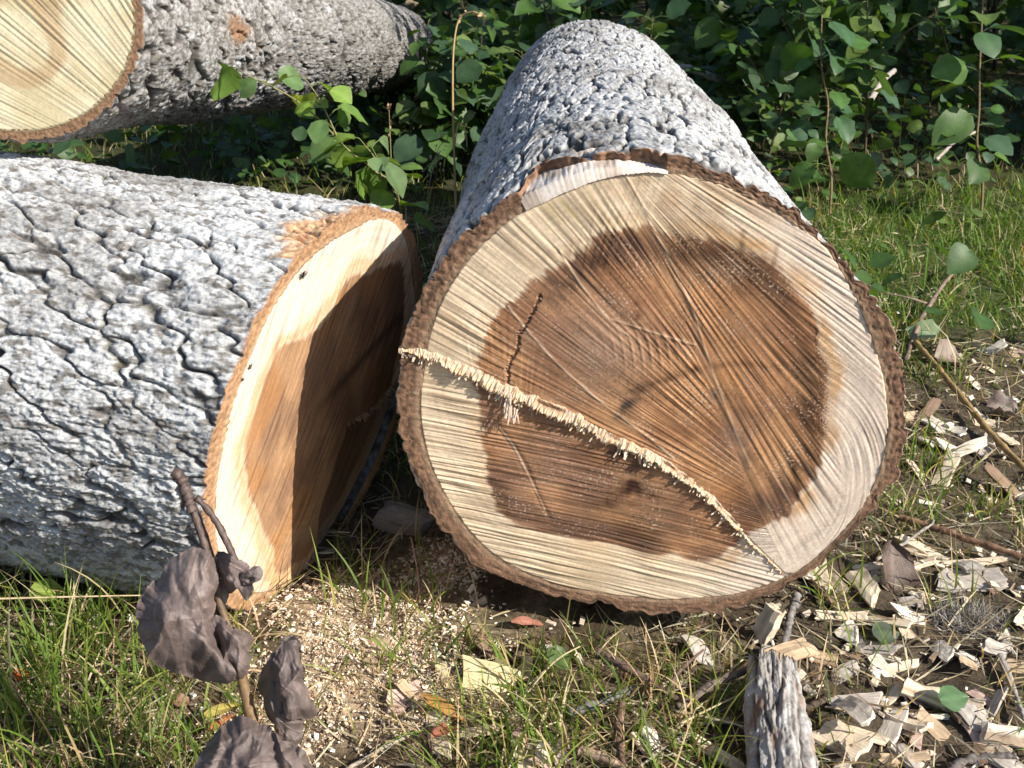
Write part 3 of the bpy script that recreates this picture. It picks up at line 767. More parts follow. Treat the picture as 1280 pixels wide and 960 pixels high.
# ------------------------------------------------------------------ ground
def gz(x, y):
    z = 0.016 * perlin(x * 3.1, y * 3.1, 800) + 0.008 * perlin(x * 9, y * 9, 801) + 0.004 * perlin(x * 31, y * 31, 802)
    z = z - 0.055 * np.exp(-((x + 0.75) / 0.55) ** 2 - ((y - 1.6) / 0.30) ** 2)
    z = z + 0.04 * np.exp(-((x - 0.17) / 0.22) ** 2 - ((y - 2.3) / 0.8) ** 2)
    z = z + 0.06 * np.exp(-((x + 0.55) / 0.6) ** 2 - ((y - 5.2) / 0.8) ** 2)
    return z * ss(40, 8, np.hypot(x, y - 2))
def on_ground(px, py, h=0.0):
    p = gp(A(px, float), A(py, float), 0.0)
    for _ in range(3):
        p = gp(A(px, float), A(py, float), gz(p[..., 0], p[..., 1]) + h)
    return p
def zones(x, y):
    px, py = proj(np.stack([x, y, 0 * x], -1))
    nz = perlin(x * 7, y * 7, 810); nf = perlin(x * 22, y * 22, 811)
    saw = np.exp(-((px - 440) / 115) ** 2 - ((py - 800) / 85) ** 2) * 1.05 + 0.5 * np.exp(-((px - 560) / 110) ** 2 - ((py - 705) / 60) ** 2) \
        + 0.65 * np.exp(-((px - 300) / 130) ** 2 - ((py - 925) / 90) ** 2) + 0.5 * np.exp(-((px - 560) / 110) ** 2 - ((py - 880) / 60) ** 2)
    saw = np.clip(saw + 0.25 * nz + 0.15 * nf, 0, 1)
    chip = ss(880, 990, px + 60 * nz) * ss(630, 710, py + 30 * nf)
    bare = ss(1090, 1160, px) * ss(400, 470, py + 50 * nz) * (1 - ss(640, 700, py))
    lawn = ss(980, 1060, px) * ss(205, 260, py) * (1 - ss(400, 450, py))
    back = ss(3.1, 3.9, y)
    return px, py, saw, chip, bare, lawn, back
def axis_line(b, n, lo, hi, outer):
    fine = np.linspace(lo, hi, n)
    g = np.geomspace(0.03, outer, 26)
    return np.r_[(lo - g)[::-1], fine, hi + g]
gx = axis_line(0, 330, -1.5, 1.9, 60); gy = axis_line(0, 330, 0.6, 4.0, 60)
GX, GY = np.meshgrid(gx, gy)
GZ = gz(GX, GY)
px, py, saw_, chip_, bare_, lawn_, back_ = zones(GX, GY)
gn = fbm(GX * 14, GY * 14, 820, octv=4)
gc = lerp(A([0.085, 0.062, 0.040]), A([0.17, 0.135, 0.085]), ss(-0.4, 0.6, gn))
gc = lerp(gc, A([0.20, 0.17, 0.10]) * np.ones_like(gc), 0.5 * ss(0.0, 0.6, perlin(GX * 5, GY * 5, 825)) * (1 - back_))
gc = lerp(gc, A([0.055, 0.085, 0.02]) * np.ones_like(gc), 0.85 * lawn_)
gc = lerp(gc, A([0.095, 0.075, 0.055]) * np.ones_like(gc), 0.7 * np.clip(chip_ + bare_, 0, 1))
gc = lerp(gc, A([0.050, 0.052, 0.022]) * np.ones_like(gc), 0.85 * ss(1.6, 1.9, GY) * ss(0.1, -0.05, GX))  # shade between the logs painted in as darker, greener ground
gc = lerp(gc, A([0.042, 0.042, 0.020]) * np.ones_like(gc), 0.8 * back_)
gc = lerp(gc, A([0.50, 0.38, 0.26]) * np.ones_like(gc), 0.75 * ss(0.25, 0.9, saw_ + 0.3 * gn))
GZ = GZ + 0.004 * ss(0.3, 0.9, saw_)
g = mesh_obj('ground', np.stack([GX, GY, GZ], -1).reshape(-1, 3), grid_q(len(gy), len(gx)), None, M_GROUND, None, gc.reshape(-1, 3))
tag(g, 'rough grassy ground with sawdust and wood litter around the logs', 'ground', None, 'structure')

# ------------------------------------------------------------------ blades, leaves
def in_logs(x, y, m=0.0):
    out = np.zeros(x.shape, bool)
    for lg, R in ((log1, 0.26), (log2, 0.21)):
        d = np.stack([x - lg.c[0], y - lg.c[1]], -1)
        a = d @ (lg.ax[:2] / np.linalg.norm(lg.ax[:2])); b = np.abs(d @ A([lg.ax[1], -lg.ax[0]]))
        out |= (a > -0.012 - m) & (a < lg.L) & (b < R + m)
    return out

def blades(P, hd, hgt, lean, curl, wid, col, tipcol, rows=5, seed=1):
    n = len(P); t = np.linspace(0, 1, rows)[None, :, None]
    D = np.stack([np.cos(hd), np.sin(hd), 0 * hd], -1)[:, None]; S = np.stack([-np.sin(hd), np.cos(hd), 0 * hd], -1)[:, None]
    h = hgt[:, None, None]; ln = lean[:, None, None]; cu = curl[:, None, None]
    up = A([0, 0, 1.0])
    ang = ln + cu * t
    step = h / (rows - 1)
    seg = (D * np.sin(ang) + up * np.cos(ang)) * step
    C = P[:, None] + np.cumsum(np.concatenate([np.zeros((n, 1, 3)), seg[:, :-1]], 1), 1)
    tw = np.random.RandomState(seed).uniform(-0.9, 0.9, n)[:, None, None]
    N = np.cross(S * np.ones_like(seg), nrm(seg))
    Sw = S * np.cos(tw) + N * np.sin(tw)
    w_ = wid[:, None, None] * np.clip(1 - t ** 2.2, 0.06, 1) * (0.7 + 0.5 * np.minimum(t * 3, 1) * 0.6)
    V = np.stack([C - Sw * w_, C + Sw * w_], 2)
    Q = grid_q(rows, 2)[None] + (np.arange(n) * rows * 2)[:, None, None]
    cc = col[:, None] * (1 - t) + tipcol[:, None] * t
    cc = np.repeat(cc[:, :, None], 2, 2)
    return V.reshape(-1, 3), Q.reshape(-1, 4), cc.reshape(-1, 3)

LEAF_T = np.linspace(0, 1, 7)
LEAF_W = A([0.13, 0.37, 0.475, 0.49, 0.42, 0.27, 0.03])
def leaves(P, tip, up, size, col, seed=0, shape=LEAF_W, fold=0.25, droop=0.25, wavy=0.03, ncol=5):
    """leaf blades of size (length) at P, pointing along tip, upper side towards up"""
    n = len(P); rs_ = np.random.RandomState(seed)
    T_ = nrm(tip); S = nrm(np.cross(T_, up)); U = np.cross(S, T_)
    nr = len(LEAF_T); t = LEAF_T
    k = np.linspace(-1, 1, ncol)
    wid = shape[None, :] * (1 + 0.05 * rs_.randn(n, nr)) * rs_.uniform(0.82, 1.08, (n, 1))
    dr = rs_.uniform(0.2, 1.6, (n, 1)) * droop; fo = rs_.uniform(-0.2, 1.6, (n, 1)) * fold
    L = size[:, None]
    a = (t[None] * L)[:, :, None] * np.ones((1, 1, ncol)); b = wid[:, :, None] * k * L[:, :, None]
    zz = (-dr * t[None] ** 2 * L)[:, :, None] + fo[:, :, None] * np.abs(b) + wavy * L[:, :, None] * rs_.randn(n, nr, ncol) * np.abs(k)
    V = P[:, None, None] + a[..., None] * T_[:, None, None] + b[..., None] * S[:, None, None] + zz[..., None] * U[:, None, None]
    Q = grid_q(nr, ncol)[None] + (np.arange(n) * nr * ncol)[:, None, None]
    vein = 1 + 0.25 * (np.abs(k) < 0.2)[None, None, :, None] * np.ones((n, nr, 1, 1))
    cc = col[:, None, None] * vein * rs_.uniform(0.9, 1.1, (n, nr, ncol, 1))
    return V.reshape(-1, 3), Q.reshape(-1, 4), cc.reshape(-1, 3)

rs = np.random.RandomState(11)
def scatter(n, x0, x1, y0, y1, dens, under=False):
    x = rs.uniform(x0, x1, n); y = rs.uniform(y0, y1, n)
    k = rs.rand(n) < dens(x, y)
    x = x[k]; y = y[k]; k = ~in_logs(x, y, -0.13 if under else 0.0)
    x = x[k]; y = y[k]
    px, py = proj(np.stack([x, y, gz(x, y)], -1))
    k = (px > -220) & (px < 1500) & (py < 1080)
    return x[k], y[k]
def gcolors(n, straw, lush=0.0):
    pal = A([[0.085, 0.150, 0.022], [0.120, 0.185, 0.030], [0.150, 0.200, 0.040], [0.060, 0.115, 0.020], [0.21, 0.22, 0.06]])
    c = pal[rs.choice(5, n, p=[.28, .27, .2, .15, .1])] * rs.uniform(0.75, 1.25, (n, 1))
    c = c * (1 + np.asarray(lush)[..., None] * A([-0.10, 0.05, 0.0]) if np.ndim(lush) else 1.0)
    tip = c * A([1.2, 1.1, 1.0])
    s = rs.rand(n) < straw
    st = A([[0.42, 0.34, 0.19], [0.34, 0.25, 0.13], [0.50, 0.42, 0.26]])[rs.randint(0, 3, n)]
    c = np.where(s[:, None], st, c); tip = np.where(s[:, None], st * 1.1, tip)
    return c, tip
def clump(x, y): return 0.5 + 0.9 * perlin(x * 6.5, y * 6.5, 830) + 0.5 * perlin(x * 17, y * 17, 831)

def dens_near(x, y):
    px, py, saw, chip, bare, lawn, back = zones(x, y)
    d = np.clip(clump(x, y), 0.08, 1)
    d = d * np.where(px < 330, 1.0, 0.62)
    d = d * (1 - 0.42 * ss(0.25, 0.75, saw)) * (1 - 0.74 * chip) * (1 - 0.7 * bare)
    d = d + 0.35 * ss(640, 700, px) * (1 - ss(880, 930, px)) * ss(690, 740, py)
    return np.clip(d * (1 - back * 0.75), 0, 1)
V_, Q_, C_ = MB(), None, None
G = MB()
# short turf close by
x, y = scatter(30000, -1.1, 1.2, 0.78, 2.0, dens_near); n = len(x)
c, tp_ = gcolors(n, np.where(x < -0.25, 0.36, 0.44)); c = c * A([1.22, 1.0, 1.2]); h = rs.gamma(5, 0.0105, n) * np.where(x < -0.25, 1.15, 0.95)
v, q, cc = blades(np.stack([x, y, gz(x, y) - 0.004], -1), rs.uniform(0, 6.28, n), h, rs.uniform(0.05, 0.9, n), rs.uniform(0, 1.5, n), rs.uniform(0.0007, 0.0017, n), c, tp_, seed=2)
G.add(v, q, None, cc)
# lawn further off on the right, and between and behind the logs
def dens_far(x, y):
    px, py, saw, chip, bare, lawn, back = zones(x, y)
    d = np.clip(clump(x, y) + 0.2, 0.12, 1) * (0.30 + 0.70 * lawn)
    return d * (1 - 0.7 * bare) * (1 - 0.8 * chip) * (1 - 0.55 * back)
x, y = scatter(170000, -2.2, 3.4, 1.7, 5.6, dens_far); n = len(x)
lw_ = zones(x, y)[5]; c, tp_ = gcolors(n, 0.20 - 0.08 * lw_, lw_); c = c * 1.0; h = rs.gamma(5, 0.0105, n)
v, q, cc = blades(np.stack([x, y, gz(x, y) - 0.004], -1), rs.uniform(0, 6.28, n), h, rs.uniform(0.05, 0.8, n), rs.uniform(0, 1.4, n), rs.uniform(0.0011, 0.0024, n), c, tp_, rows=4, seed=3)
G.add(v, q, None, cc)
# longer blades in tufts
for (tx, ty, k_, hh_) in [(60, 830, 90, .13), (120, 800, 70, .15), (190, 860, 70, .12), (30, 900, 80, .14), (100, 930, 60, .12), (250, 950, 50, .10), (10, 760, 60, .16),
                          (420, 730, 60, .10), (370, 735, 40, .11), (470, 770, 30, .09), (640, 900, 50, .10), (720, 880, 40, .09), (690, 830, 35, .09), (760, 900, 40, .09), (600, 960, 45, .10), (840, 950, 40, .09),
                          (560, 790, 30, .08), (505, 830, 26, .09), (1010, 745, 55, .09), (1120, 640, 60, .08), (1150, 590, 45, .08), (1240, 640, 45, .07), (1130, 560, 35, .07), (1030, 800, 25, .09), (1200, 760, 20, .08),
                          (160, 950, 60, .11), (40, 700, 40, .14), (680, 950, 50, .10), (890, 900, 30, .08), (1110, 470, 50, .09), (1180, 480, 40, .08)]:
    b = on_ground(tx, ty); n = k_
    P = b[None] + np.c_[rs.normal(0, 0.035, (n, 2)), np.zeros(n)]
    P[:, 2] = gz(P[:, 0], P[:, 1]) - 0.003
    kk_ = ~in_logs(P[:, 0], P[:, 1], 0.01); P = P[kk_]; n = len(P)
    if n == 0: continue
    c, tp_ = gcolors(n, 0.15)
    v, q, cc = blades(P, rs.uniform(0, 6.28, n), rs.uniform(0.5, 1.2, n) * hh_, rs.uniform(0.0, 0.6, n), rs.uniform(0.1, 1.5, n), rs.uniform(0.0009, 0.0021, n), c * 1.1, tp_ * 1.1, rows=7, seed=4)
    G.add(v, q, None, cc)
tag(G.build('grass', M_GRASS), 'green grass growing round the logs', 'grass', None, 'stuff')

# dead straw lying about
S_ = MB()
def dens_straw(x, y):
    px, py, saw, chip, bare, lawn, back = zones(x, y)
    return np.clip(0.5 + 0.6 * perlin(x * 5, y * 5, 840), 0.1, 1) * (1 - 0.5 * saw) * (1 - 0.1 * chip) * (1 - 0.6 * back) * (1 - 0.65 * lawn)
x, y = scatter(60000, -1.1, 2.2, 0.78, 3.4, dens_straw, True); n = len(x)
st = A([[0.40, 0.32, 0.19], [0.26, 0.19, 0.11], [0.50, 0.43, 0.29], [0.14, 0.095, 0.06], [0.33, 0.30, 0.22]])[rs.randint(0, 5, n)] * rs.uniform(0.8, 1.2, (n, 1))
v, q, cc = blades(np.stack([x, y, gz(x, y) + rs.uniform(0.001, 0.014, n)], -1), rs.uniform(0, 6.28, n), rs.gamma(4, 0.012, n), rs.uniform(1.2, 1.7, n), rs.uniform(-0.5, 0.5, n), rs.uniform(0.0006, 0.0017, n), st, st, rows=4, seed=5)
S_.add(v, q, None, cc)
tag(S_.build('dry_grass', M_STRAW), 'dead straw and grass litter lying between the green blades', 'dry grass', None, 'stuff')

# sawdust and crumbs
def flakes(x, y, size, col, lift=0.004, tilt=0.5):
    n = len(x); P = np.stack([x, y, gz(x, y) + 0.004 * ss(0.3, 0.9, zones(x, y)[2]) + rs.uniform(0.0, lift, n)], -1)
    hd = rs.uniform(0, 6.28, n); a = np.stack([np.cos(hd), np.sin(hd), rs.normal(0, tilt, n)], -1); b = np.stack([-np.sin(hd), np.cos(hd), rs.normal(0, tilt, n)], -1)
    a = nrm(a) * size[:, None]; b = nrm(b) * (size * rs.uniform(0.16, 0.7, n))[:, None]
    c_ = nrm(np.cross(a, b)) * (size * 0.22)[:, None]
    j = lambda: rs.uniform(0.6, 1.15, (n, 1))
    top = np.stack([P - a * j() - b * j(), P + a * j() - b * j(), P + a * j() + b * j(), P - a * j() + b * j()], 1) + c_[:, None]
    bot = np.stack([P - a - b, P + a - b, P + a + b, P - a + b], 1) - c_[:, None]
    V = np.concatenate([top, bot], 1)
    F = A([(0, 1, 2, 3), (0, 4, 5, 1), (1, 5, 6, 2), (2, 6, 7, 3), (3, 7, 4, 0)])
    Q = F[None] + (np.arange(n) * 8)[:, None, None]
    return V.reshape(-1, 3), Q.reshape(-1, 4), np.repeat(col, 8, 0)
mb = MB()
x, y = scatter(125000, -0.75, 0.45, 0.8, 1.6, lambda x, y: ss(0.16, 0.75, zones(x, y)[2]) * (0.25 + 0.75 * ss(-0.25, 0.35, perlin(x * 24, y * 24, 845))), True); n = len(x)
cw = A([[0.68, 0.51, 0.36], [0.74, 0.62, 0.48], [0.56, 0.38, 0.24], [0.80, 0.71, 0.60], [0.36, 0.23, 0.14]])[rs.choice(5, n, p=[.28, .30, .14, .22, .06])] * rs.uniform(0.85, 1.1, (n, 1))
v, q, cc = flakes(x, y, rs.gamma(3, 0.00052, n), cw, 0.005)
mb.add(v, q, None, cc)
tag(mb.build('sawdust', M_CHIP, smooth=False), 'pale sawdust spilled in front of the two cut faces', 'sawdust', None, 'stuff')
mb = MB()
def dens_crumb(x, y):
    px, py, saw, chip, bare, lawn, back = zones(x, y)
    return np.clip(0.5 * chip + 0.28 * bare + 0.12 + 0.25 * (py < 800) * (py > 690) * (px < 1000) + 0.14 * saw, 0, 1) * (1 - back) * np.clip(0.5 + 0.9 * perlin(x * 9, y * 9, 850), 0.05, 1)
x, y = scatter(16000, -0.8, 1.6, 0.8, 2.6, dens_crumb, True); n = len(x)
cw = A([[0.56, 0.47, 0.36], [0.68, 0.60, 0.48], [0.40, 0.33, 0.26], [0.76, 0.72, 0.64], [0.22, 0.16, 0.11], [0.10, 0.07, 0.05]])[rs.choice(6, n, p=[.24, .22, .2, .1, .14, .1])] * rs.uniform(0.85, 1.1, (n, 1))
v, q, cc = flakes(x, y, rs.gamma(3, 0.0016, n), cw, 0.010, 0.45)
mb.add(v, q, None, cc)
tag(mb.build('wood_crumbs', M_CHIP, smooth=False), 'crumbs of bark and wood strewn through the grass', 'wood crumbs', None, 'stuff')

# ------------------------------------------------------------------ wood chips
def chip_mesh(L, W, T, seed, tone, flat=0.5):
    r = np.random.RandomState(seed)
    ns = 9; nc = 12
    s = np.linspace(-0.5, 0.5, ns)
    cs = A([(-.5, -.5), (-.17, -.5), (.17, -.5), (.5, -.5), (.5, 0), (.5, .5), (.17, .5), (-.17, .5), (-.5, .5), (-.5, 0.2), (-.5, -.1), (-.5, -.3)])
    wprof = np.interp(s, [-.5, -.3, 0, .3, .5], r.uniform(0.72, 1.05, 5)); tprof = np.interp(s, [-.5, -.2, .2, .5], r.uniform(0.45, 1.1, 4))
    V = np.zeros((ns, nc, 3))
    sl0, sl1 = r.normal(0, 0.18, 2)
    for i in range(ns):
        yy = cs[:, 0] * W * wprof[i]; zz = cs[:, 1] * T * tprof[i]
        e = abs(s[i]) * 2
        xx = s[i] * L + (sl0 if s[i] < 0 else sl1) * W * cs[:, 0] * e ** 2 * 1.6
        if i in (0, ns - 1): xx = xx + r.uniform(-0.07, 0.07, nc) * L
        V[i] = np.stack([xx, yy, zz], -1)
    V[:, :, 2] += (np.abs(s)[:, None] ** 2) * L * r.normal(0, 0.18)
    V[:, :, 1] += r.normal(0, W * 0.02, (1, nc)); V[:, :, 2] += r.normal(0, T * 0.07, (1, nc)) + r.normal(0, T * 0.03, (ns, nc))
    base = {'cream': (0.64, 0.53, 0.395), 'white': (0.63, 0.56, 0.465), 'grey': (0.40, 0.355, 0.31), 'tan': (0.55, 0.41, 0.27), 'yellow': (0.62, 0.54, 0.31), 'pink': (0.50, 0.36, 0.30), 'brown': (0.24, 0.16, 0.11)}[tone]
    st = r.uniform(0.78, 1.12, (1, nc, 1)); Cc = A(base) * st * r.uniform(0.92, 1.05, (ns, nc, 1))
    if r.rand() < 0.4: Cc = Cc * np.where(r.rand(1, nc, 1) < 0.15, A([0.5, 0.42, 0.36]), 1.0)
    Vf = np.concatenate([V.reshape(-1, 3), V[0].mean(0)[None], V[-1].mean(0)[None]])
    j = np.arange(nc); j2 = (j + 1) % nc
    T_ = np.concatenate([np.stack([j2, j, np.full(nc, ns * nc)], -1), np.stack([(ns - 1) * nc + j, (ns - 1) * nc + j2, np.full(nc, ns * nc + 1)], -1)])
    Cf_ = np.concatenate([Cc.reshape(-1, 3), Cc[0].mean(0)[None], Cc[-1].mean(0)[None]])
    return Vf, grid_q(ns, nc, True), T_, Cf_
def place(o, V, loc, hd, pitch=0.0, roll=0.0, sink=0.15):
    from mathutils import Euler
    e = Euler((roll, pitch, hd), 'XYZ'); M = A(e.to_matrix())
    zmin = ((V @ M.T)[:, 2]).min(); zmax = ((V @ M.T)[:, 2]).max()
    o.rotation_euler = e
    o.location = (float(loc[0]), float(loc[1]), float(loc[2] - zmin - sink * (zmax - zmin)))
def big_chip(px0, py0, px1, py1, wpx, tone, label, T=0.007, pitch=None, roll=None, seed=0, lift=0.0, sink=0.12, cat='wood chip', name='wood_chip'):
    a = on_ground(px0, py0, 0.01); b = on_ground(px1, py1, 0.01); m_ = (a + b) / 2
    L = float(np.hypot(*(b - a)[:2])); dep = float((m_ - A([0, 0, H])) @ A([0, CP, -SP])); W = wpx / FPX * dep
    r = np.random.RandomState(seed + 77)
    V, Q, T_, C_ = chip_mesh(L, W * 1.05, T, seed + 1000, tone)
    o = mesh_obj(name, V, Q, T_, M_CHIP, None, C_, smooth=False, local=True)
    place(o, V, A([m_[0], m_[1], gz(m_[0], m_[1]) + lift]), math.atan2((b - a)[1], (b - a)[0]), r.normal(0, 0.12) if pitch is None else pitch, r.normal(0, 0.25) if roll is None else roll, sink)
    return tag(o, label, cat)
big_chip(1028, 905, 1080, 935, 52, 'cream', 'broad square wood chip lying under a thin pale chip right of the weathered branch', seed=1, T=0.009, roll=0.15)
big_chip(1052, 880, 1080, 928, 27, 'white', 'thin pale chip lying on top of the broad square chip', seed=2, lift=0.012, roll=0.3)
big_chip(1128, 862, 1176, 872, 24, 'cream', 'long striped chip pointing at the round green fallen leaf', seed=3, T=0.010, roll=0.5)
big_chip(1106, 882, 1158, 912, 24, 'cream', 'slanting chip just below the chip that points at the green leaf', seed=4, T=0.011)
big_chip(1140, 893, 1185, 890, 10, 'white', 'narrow white splinter just below the round green leaf', seed=5, T=0.006)
big_chip(1228, 918, 1292, 926, 26, 'white', 'thick white chip cut off by the lower right corner of the photo', seed=6, T=0.012, roll=0.4)
big_chip(1176, 722, 1252, 726, 38, 'grey', 'big flat grey chip beside the brown standing leaf', seed=7, T=0.007, roll=0.12)
big_chip(1068, 715, 1094, 748, 26, 'cream', 'pale upright chip on the left of the brown standing leaf', seed=8, T=0.010, roll=0.5)
big_chip(1040, 878, 1100, 876, 30, 'grey', 'grey brown blocky chip behind the broad square chip', seed=9, T=0.013, roll=0.2)
big_chip(968, 828, 1012, 815, 34, 'tan', 'orange tan chip at the broken top of the weathered branch', seed=10, T=0.010, roll=0.1, lift=0.01)
big_chip(1010, 815, 1048, 828, 17, 'tan', 'tan chip touching the right of the orange tan chip', seed=11, T=0.008)
big_chip(1170, 800, 1188, 822, 22, 'white', 'small bright wedge chip between the grey matted tuft and the soil', seed=12, T=0.008, roll=0.5)
big_chip(1068, 704, 1150, 702, 18, 'cream', 'long flat chip lying against the right foot of the splintered log', seed=13, T=0.010)
big_chip(1100, 714, 1170, 696, 14, 'cream', 'slender chip behind the brown standing leaf', seed=14, T=0.007)
big_chip(552, 832, 572, 868, 17, 'yellow', 'narrow yellow chip standing at the edge of the sawdust', seed=15, T=0.008)
big_chip(580, 852, 640, 858, 48, 'yellow', 'broad pale yellow chip half hidden by grass in front of the splintered log', seed=16, T=0.008, roll=0.45)
big_chip(484, 884, 522, 862, 34, 'pink', 'pinkish chip on the sawdust beside an orange blade', seed=17, T=0.010, roll=0.2)
big_chip(545, 890, 552, 950, 26, 'cream', 'tall narrow chip below the narrow yellow chip', seed=18, T=0.008, roll=0.2)
big_chip(1164, 524, 1208, 538, 13, 'white', 'white flake of bark in the dark soil, the nearer one to the splintered log', seed=19, T=0.004, roll=0.3)
big_chip(1192, 562, 1234, 556, 16, 'white', 'wide white flake of bark beside the long yellowish stick', seed=20, T=0.005, roll=0.3)
big_chip(1020, 766, 1084, 764, 13, 'cream', 'torn sliver of wood lying level in front of the brown standing leaf', seed=21, T=0.006)
big_chip(1054, 782, 1072, 798, 26, 'white', 'bright folded chip below the torn level sliver', seed=22, T=0.012, roll=0.6)
big_chip(1072, 800, 1120, 815, 26, 'grey', 'weathered grey chip next to the bright folded chip', seed=23, T=0.008)
big_chip(1228, 812, 1262, 812, 20, 'grey', 'dull chip tilted at the right below the grey matted tuft', seed=24, T=0.008, roll=0.5)
big_chip(868, 925, 930, 955, 17, 'cream', 'long curved splinter left of the weathered branch', seed=25, T=0.008)
big_chip(1090, 940, 1160, 946, 16, 'tan', 'tan strip of wood along the bottom edge right of the branch', seed=26, T=0.009)
big_chip(1180, 700, 1270, 700, 11, 'cream', 'long straight lath of wood behind the big flat grey chip', seed=27, T=0.007)
big_chip(1120, 925, 1150, 955, 32, 'grey', 'grey chip below the slanting chip', seed=28, T=0.008)
big_chip(670, 936, 690, 944, 18, 'white', 'little white cube of wood in the grass at the bottom of the photo', seed=29, T=0.011, roll=0.2)
# upright block at the foot of the log
V, Q, T_, C_ = chip_mesh(0.050, 0.030, 0.018, 1500, 'cream')
o = mesh_obj('wood_block', V, Q, T_, M_CHIP, None, C_, smooth=False, local=True)
p = on_ground(958, 800); place(o, V, p, 0.3, -1.25, 0.3, 0.12)
tag(o, 'squared block of pale wood standing against the foot of the splintered log', 'wood block')
# block between the two faces
V, Q, T_, C_ = chip_mesh(0.085, 0.045, 0.04, 1501, 'grey')
o = mesh_obj('wood_block', V, Q, T_, M_CHIP, None, C_ * 0.7, smooth=False, local=True)
p = on_ground(508, 662); place(o, V, p, -0.25, 0.1, 0.2, 0.05)
tag(o, 'dull grey chunk of wood lying in shade between the two cut faces', 'wood block')

# the loose small chips
protos = []
tones = ['cream', 'cream', 'white', 'grey', 'tan', 'cream', 'grey', 'pink', 'brown', 'white']
for i in range(14):
    V, Q, T_, C_ = chip_mesh(rs.uniform(0.032, 0.070), rs.uniform(0.012, 0.026), rs.uniform(0.003, 0.007), 1200 + i, tones[i % 10])
    protos.append((V, Q, T_, C_))
first = [None] * 14
cnt = 0
def small_chip(px, py, label, group):
    global cnt
    i = cnt % 14; cnt += 1
    V, Q, T_, C_ = protos[i]
    if first[i] is None:
        o = mesh_obj('wood_chip', V, Q, T_, M_CHIP, None, C_, smooth=False, local=True); first[i] = o
    else:
        o = first[i].copy(); COL.objects.link(o)
    s = rs.uniform(0.6, 1.15); o.scale = (s, s, s)
    p = on_ground(px, py)
    place(o, V * s, p, rs.uniform(0, 6.28), rs.normal(0, 0.22), rs.normal(0, 0.3), 0.12)
    tag(o, label, 'wood chip', group)
taken = 0
while taken < 74:
    px, py = rs.uniform(905, 1330), rs.uniform(655, 985)
    p = gp(px, py); 
    if in_logs(p[0:1], p[1:2], 0.02)[0] or (px < 1010 and py > 830) or rs.rand() > zones(p[0:1], p[1:2])[3][0]: continue
    small_chip(px, py, 'small wood chip in the dense chip litter right of the weathered branch', 'small chips right of the branch'); taken += 1
for i in range(26):
    px, py = rs.uniform(1135, 1300), rs.uniform(440, 640)
    small_chip(px, py, 'small wood chip on the dark soil right of the splintered log', 'small chips on the dark soil')
for i in range(22):
    px, py = rs.uniform(430, 900), rs.uniform(820, 985)
    small_chip(px, py, 'small wood chip in the grass in front of the splintered log', 'small chips in the front grass')

# ------------------------------------------------------------------ broken branch with bark, standing in the chips
br = thing('broken_branch', 'short weathered grey branch with furrowed bark and a jagged end', 'branch', on_ground(972, 930))
pa = on_ground(966, 838, 0.05); pb = on_ground(982, 1015, 0.034)
ln = np.linalg.norm(pb - pa); axd = (pb - pa) / ln; e1 = nrm(np.cross(axd, A([0, 0, 1.0]))); e2 = np.cross(e1, axd)
tb = np.linspace(0, 2 * np.pi, 220, endpoint=False); ab = np.linspace(0, ln, 200)
TB, AB = np.meshgrid(tb, ab)
Nb = 12
f = perlin(AB * 12, TB / (2 * np.pi) * Nb, 870, Nb)
rid = np.abs(perlin(AB * 5 + 0.4 * f, TB / (2 * np.pi) * 10 , 871, 10)); rid2 = np.abs(perlin(AB * 22, TB / (2 * np.pi) * 40, 872, 40))
jag = 0.016 * perlin(TB * 3.2, 0 * TB, 873) + 0.010 * perlin(TB * 9, 0 * TB, 874)
R_ = 0.0275 + 0.008 * AB / ln + 0.003 * np.cos(2 * TB + 1) + 0.0040 * np.minimum(rid * 2.2, 1) + 0.0022 * rid2 + 0.0025 * fbm(AB * 45, TB / (2 * np.pi) * 24, 875, 24, 3) + 0.004 * perlin(AB * 8, TB / (2 * np.pi) * 4, 878, 4)
X_ = R_ * np.cos(TB); Y_ = R_ * np.sin(TB); A2 = AB + jag * np.exp(-AB / 0.02)
V = pa + X_[..., None] * e1 + Y_[..., None] * e2 + A2[..., None] * axd
cb = lerp(A([0.07, 0.06, 0.05]), A([0.36, 0.335, 0.31]), ss(0.03, 0.4, rid + 0.3 * rid2))
cb = lerp(cb, A([0.52, 0.51, 0.50]) * np.ones_like(cb), 0.7 * ss(0.1, 0.5, perlin(AB * 30, TB / (2 * np.pi) * 20, 876, 20) + 0.3 * rid))
cb = lerp(cb, A([0.34, 0.20, 0.13]) * np.ones_like(cb), 0.5 * ss(0.2, 0.6, perlin(AB * 18, TB / (2 * np.pi) * 9, 877, 9)))
mesh_obj('bark', V.reshape(-1, 3), grid_q(200, 220, True), None, M_TWIG, br, cb.reshape(-1, 3) * 0.82)
# broken wood at the end
rr_ = np.linspace(0, 1, 26)
TE, RE = np.meshgrid(tb, rr_)
re = RE * (R_[0][None] - 0.001)
he = (jag[0][None] * RE) - 0.010 * np.abs(perlin(re * np.cos(TE) * 260, re * np.sin(TE) * 260, 880)) - 0.006 * perlin(re * np.cos(TE) * 90, re * np.sin(TE) * 90, 881)
V = pa + (re * np.cos(TE))[..., None] * e1 + (re * np.sin(TE))[..., None] * e2 + (he + 0.004 * (1 - RE))[..., None] * axd
cwd = lerp(A([0.55, 0.42, 0.28]), A([0.30, 0.21, 0.14]), ss(-0.3, 0.5, perlin(re * np.cos(TE) * 160, re * np.sin(TE) * 160, 882)))
mesh_obj('broken_end', V.reshape(-1, 3), grid_q(26, 220, True), None, M_SPLINT, br, cwd.reshape(-1, 3))

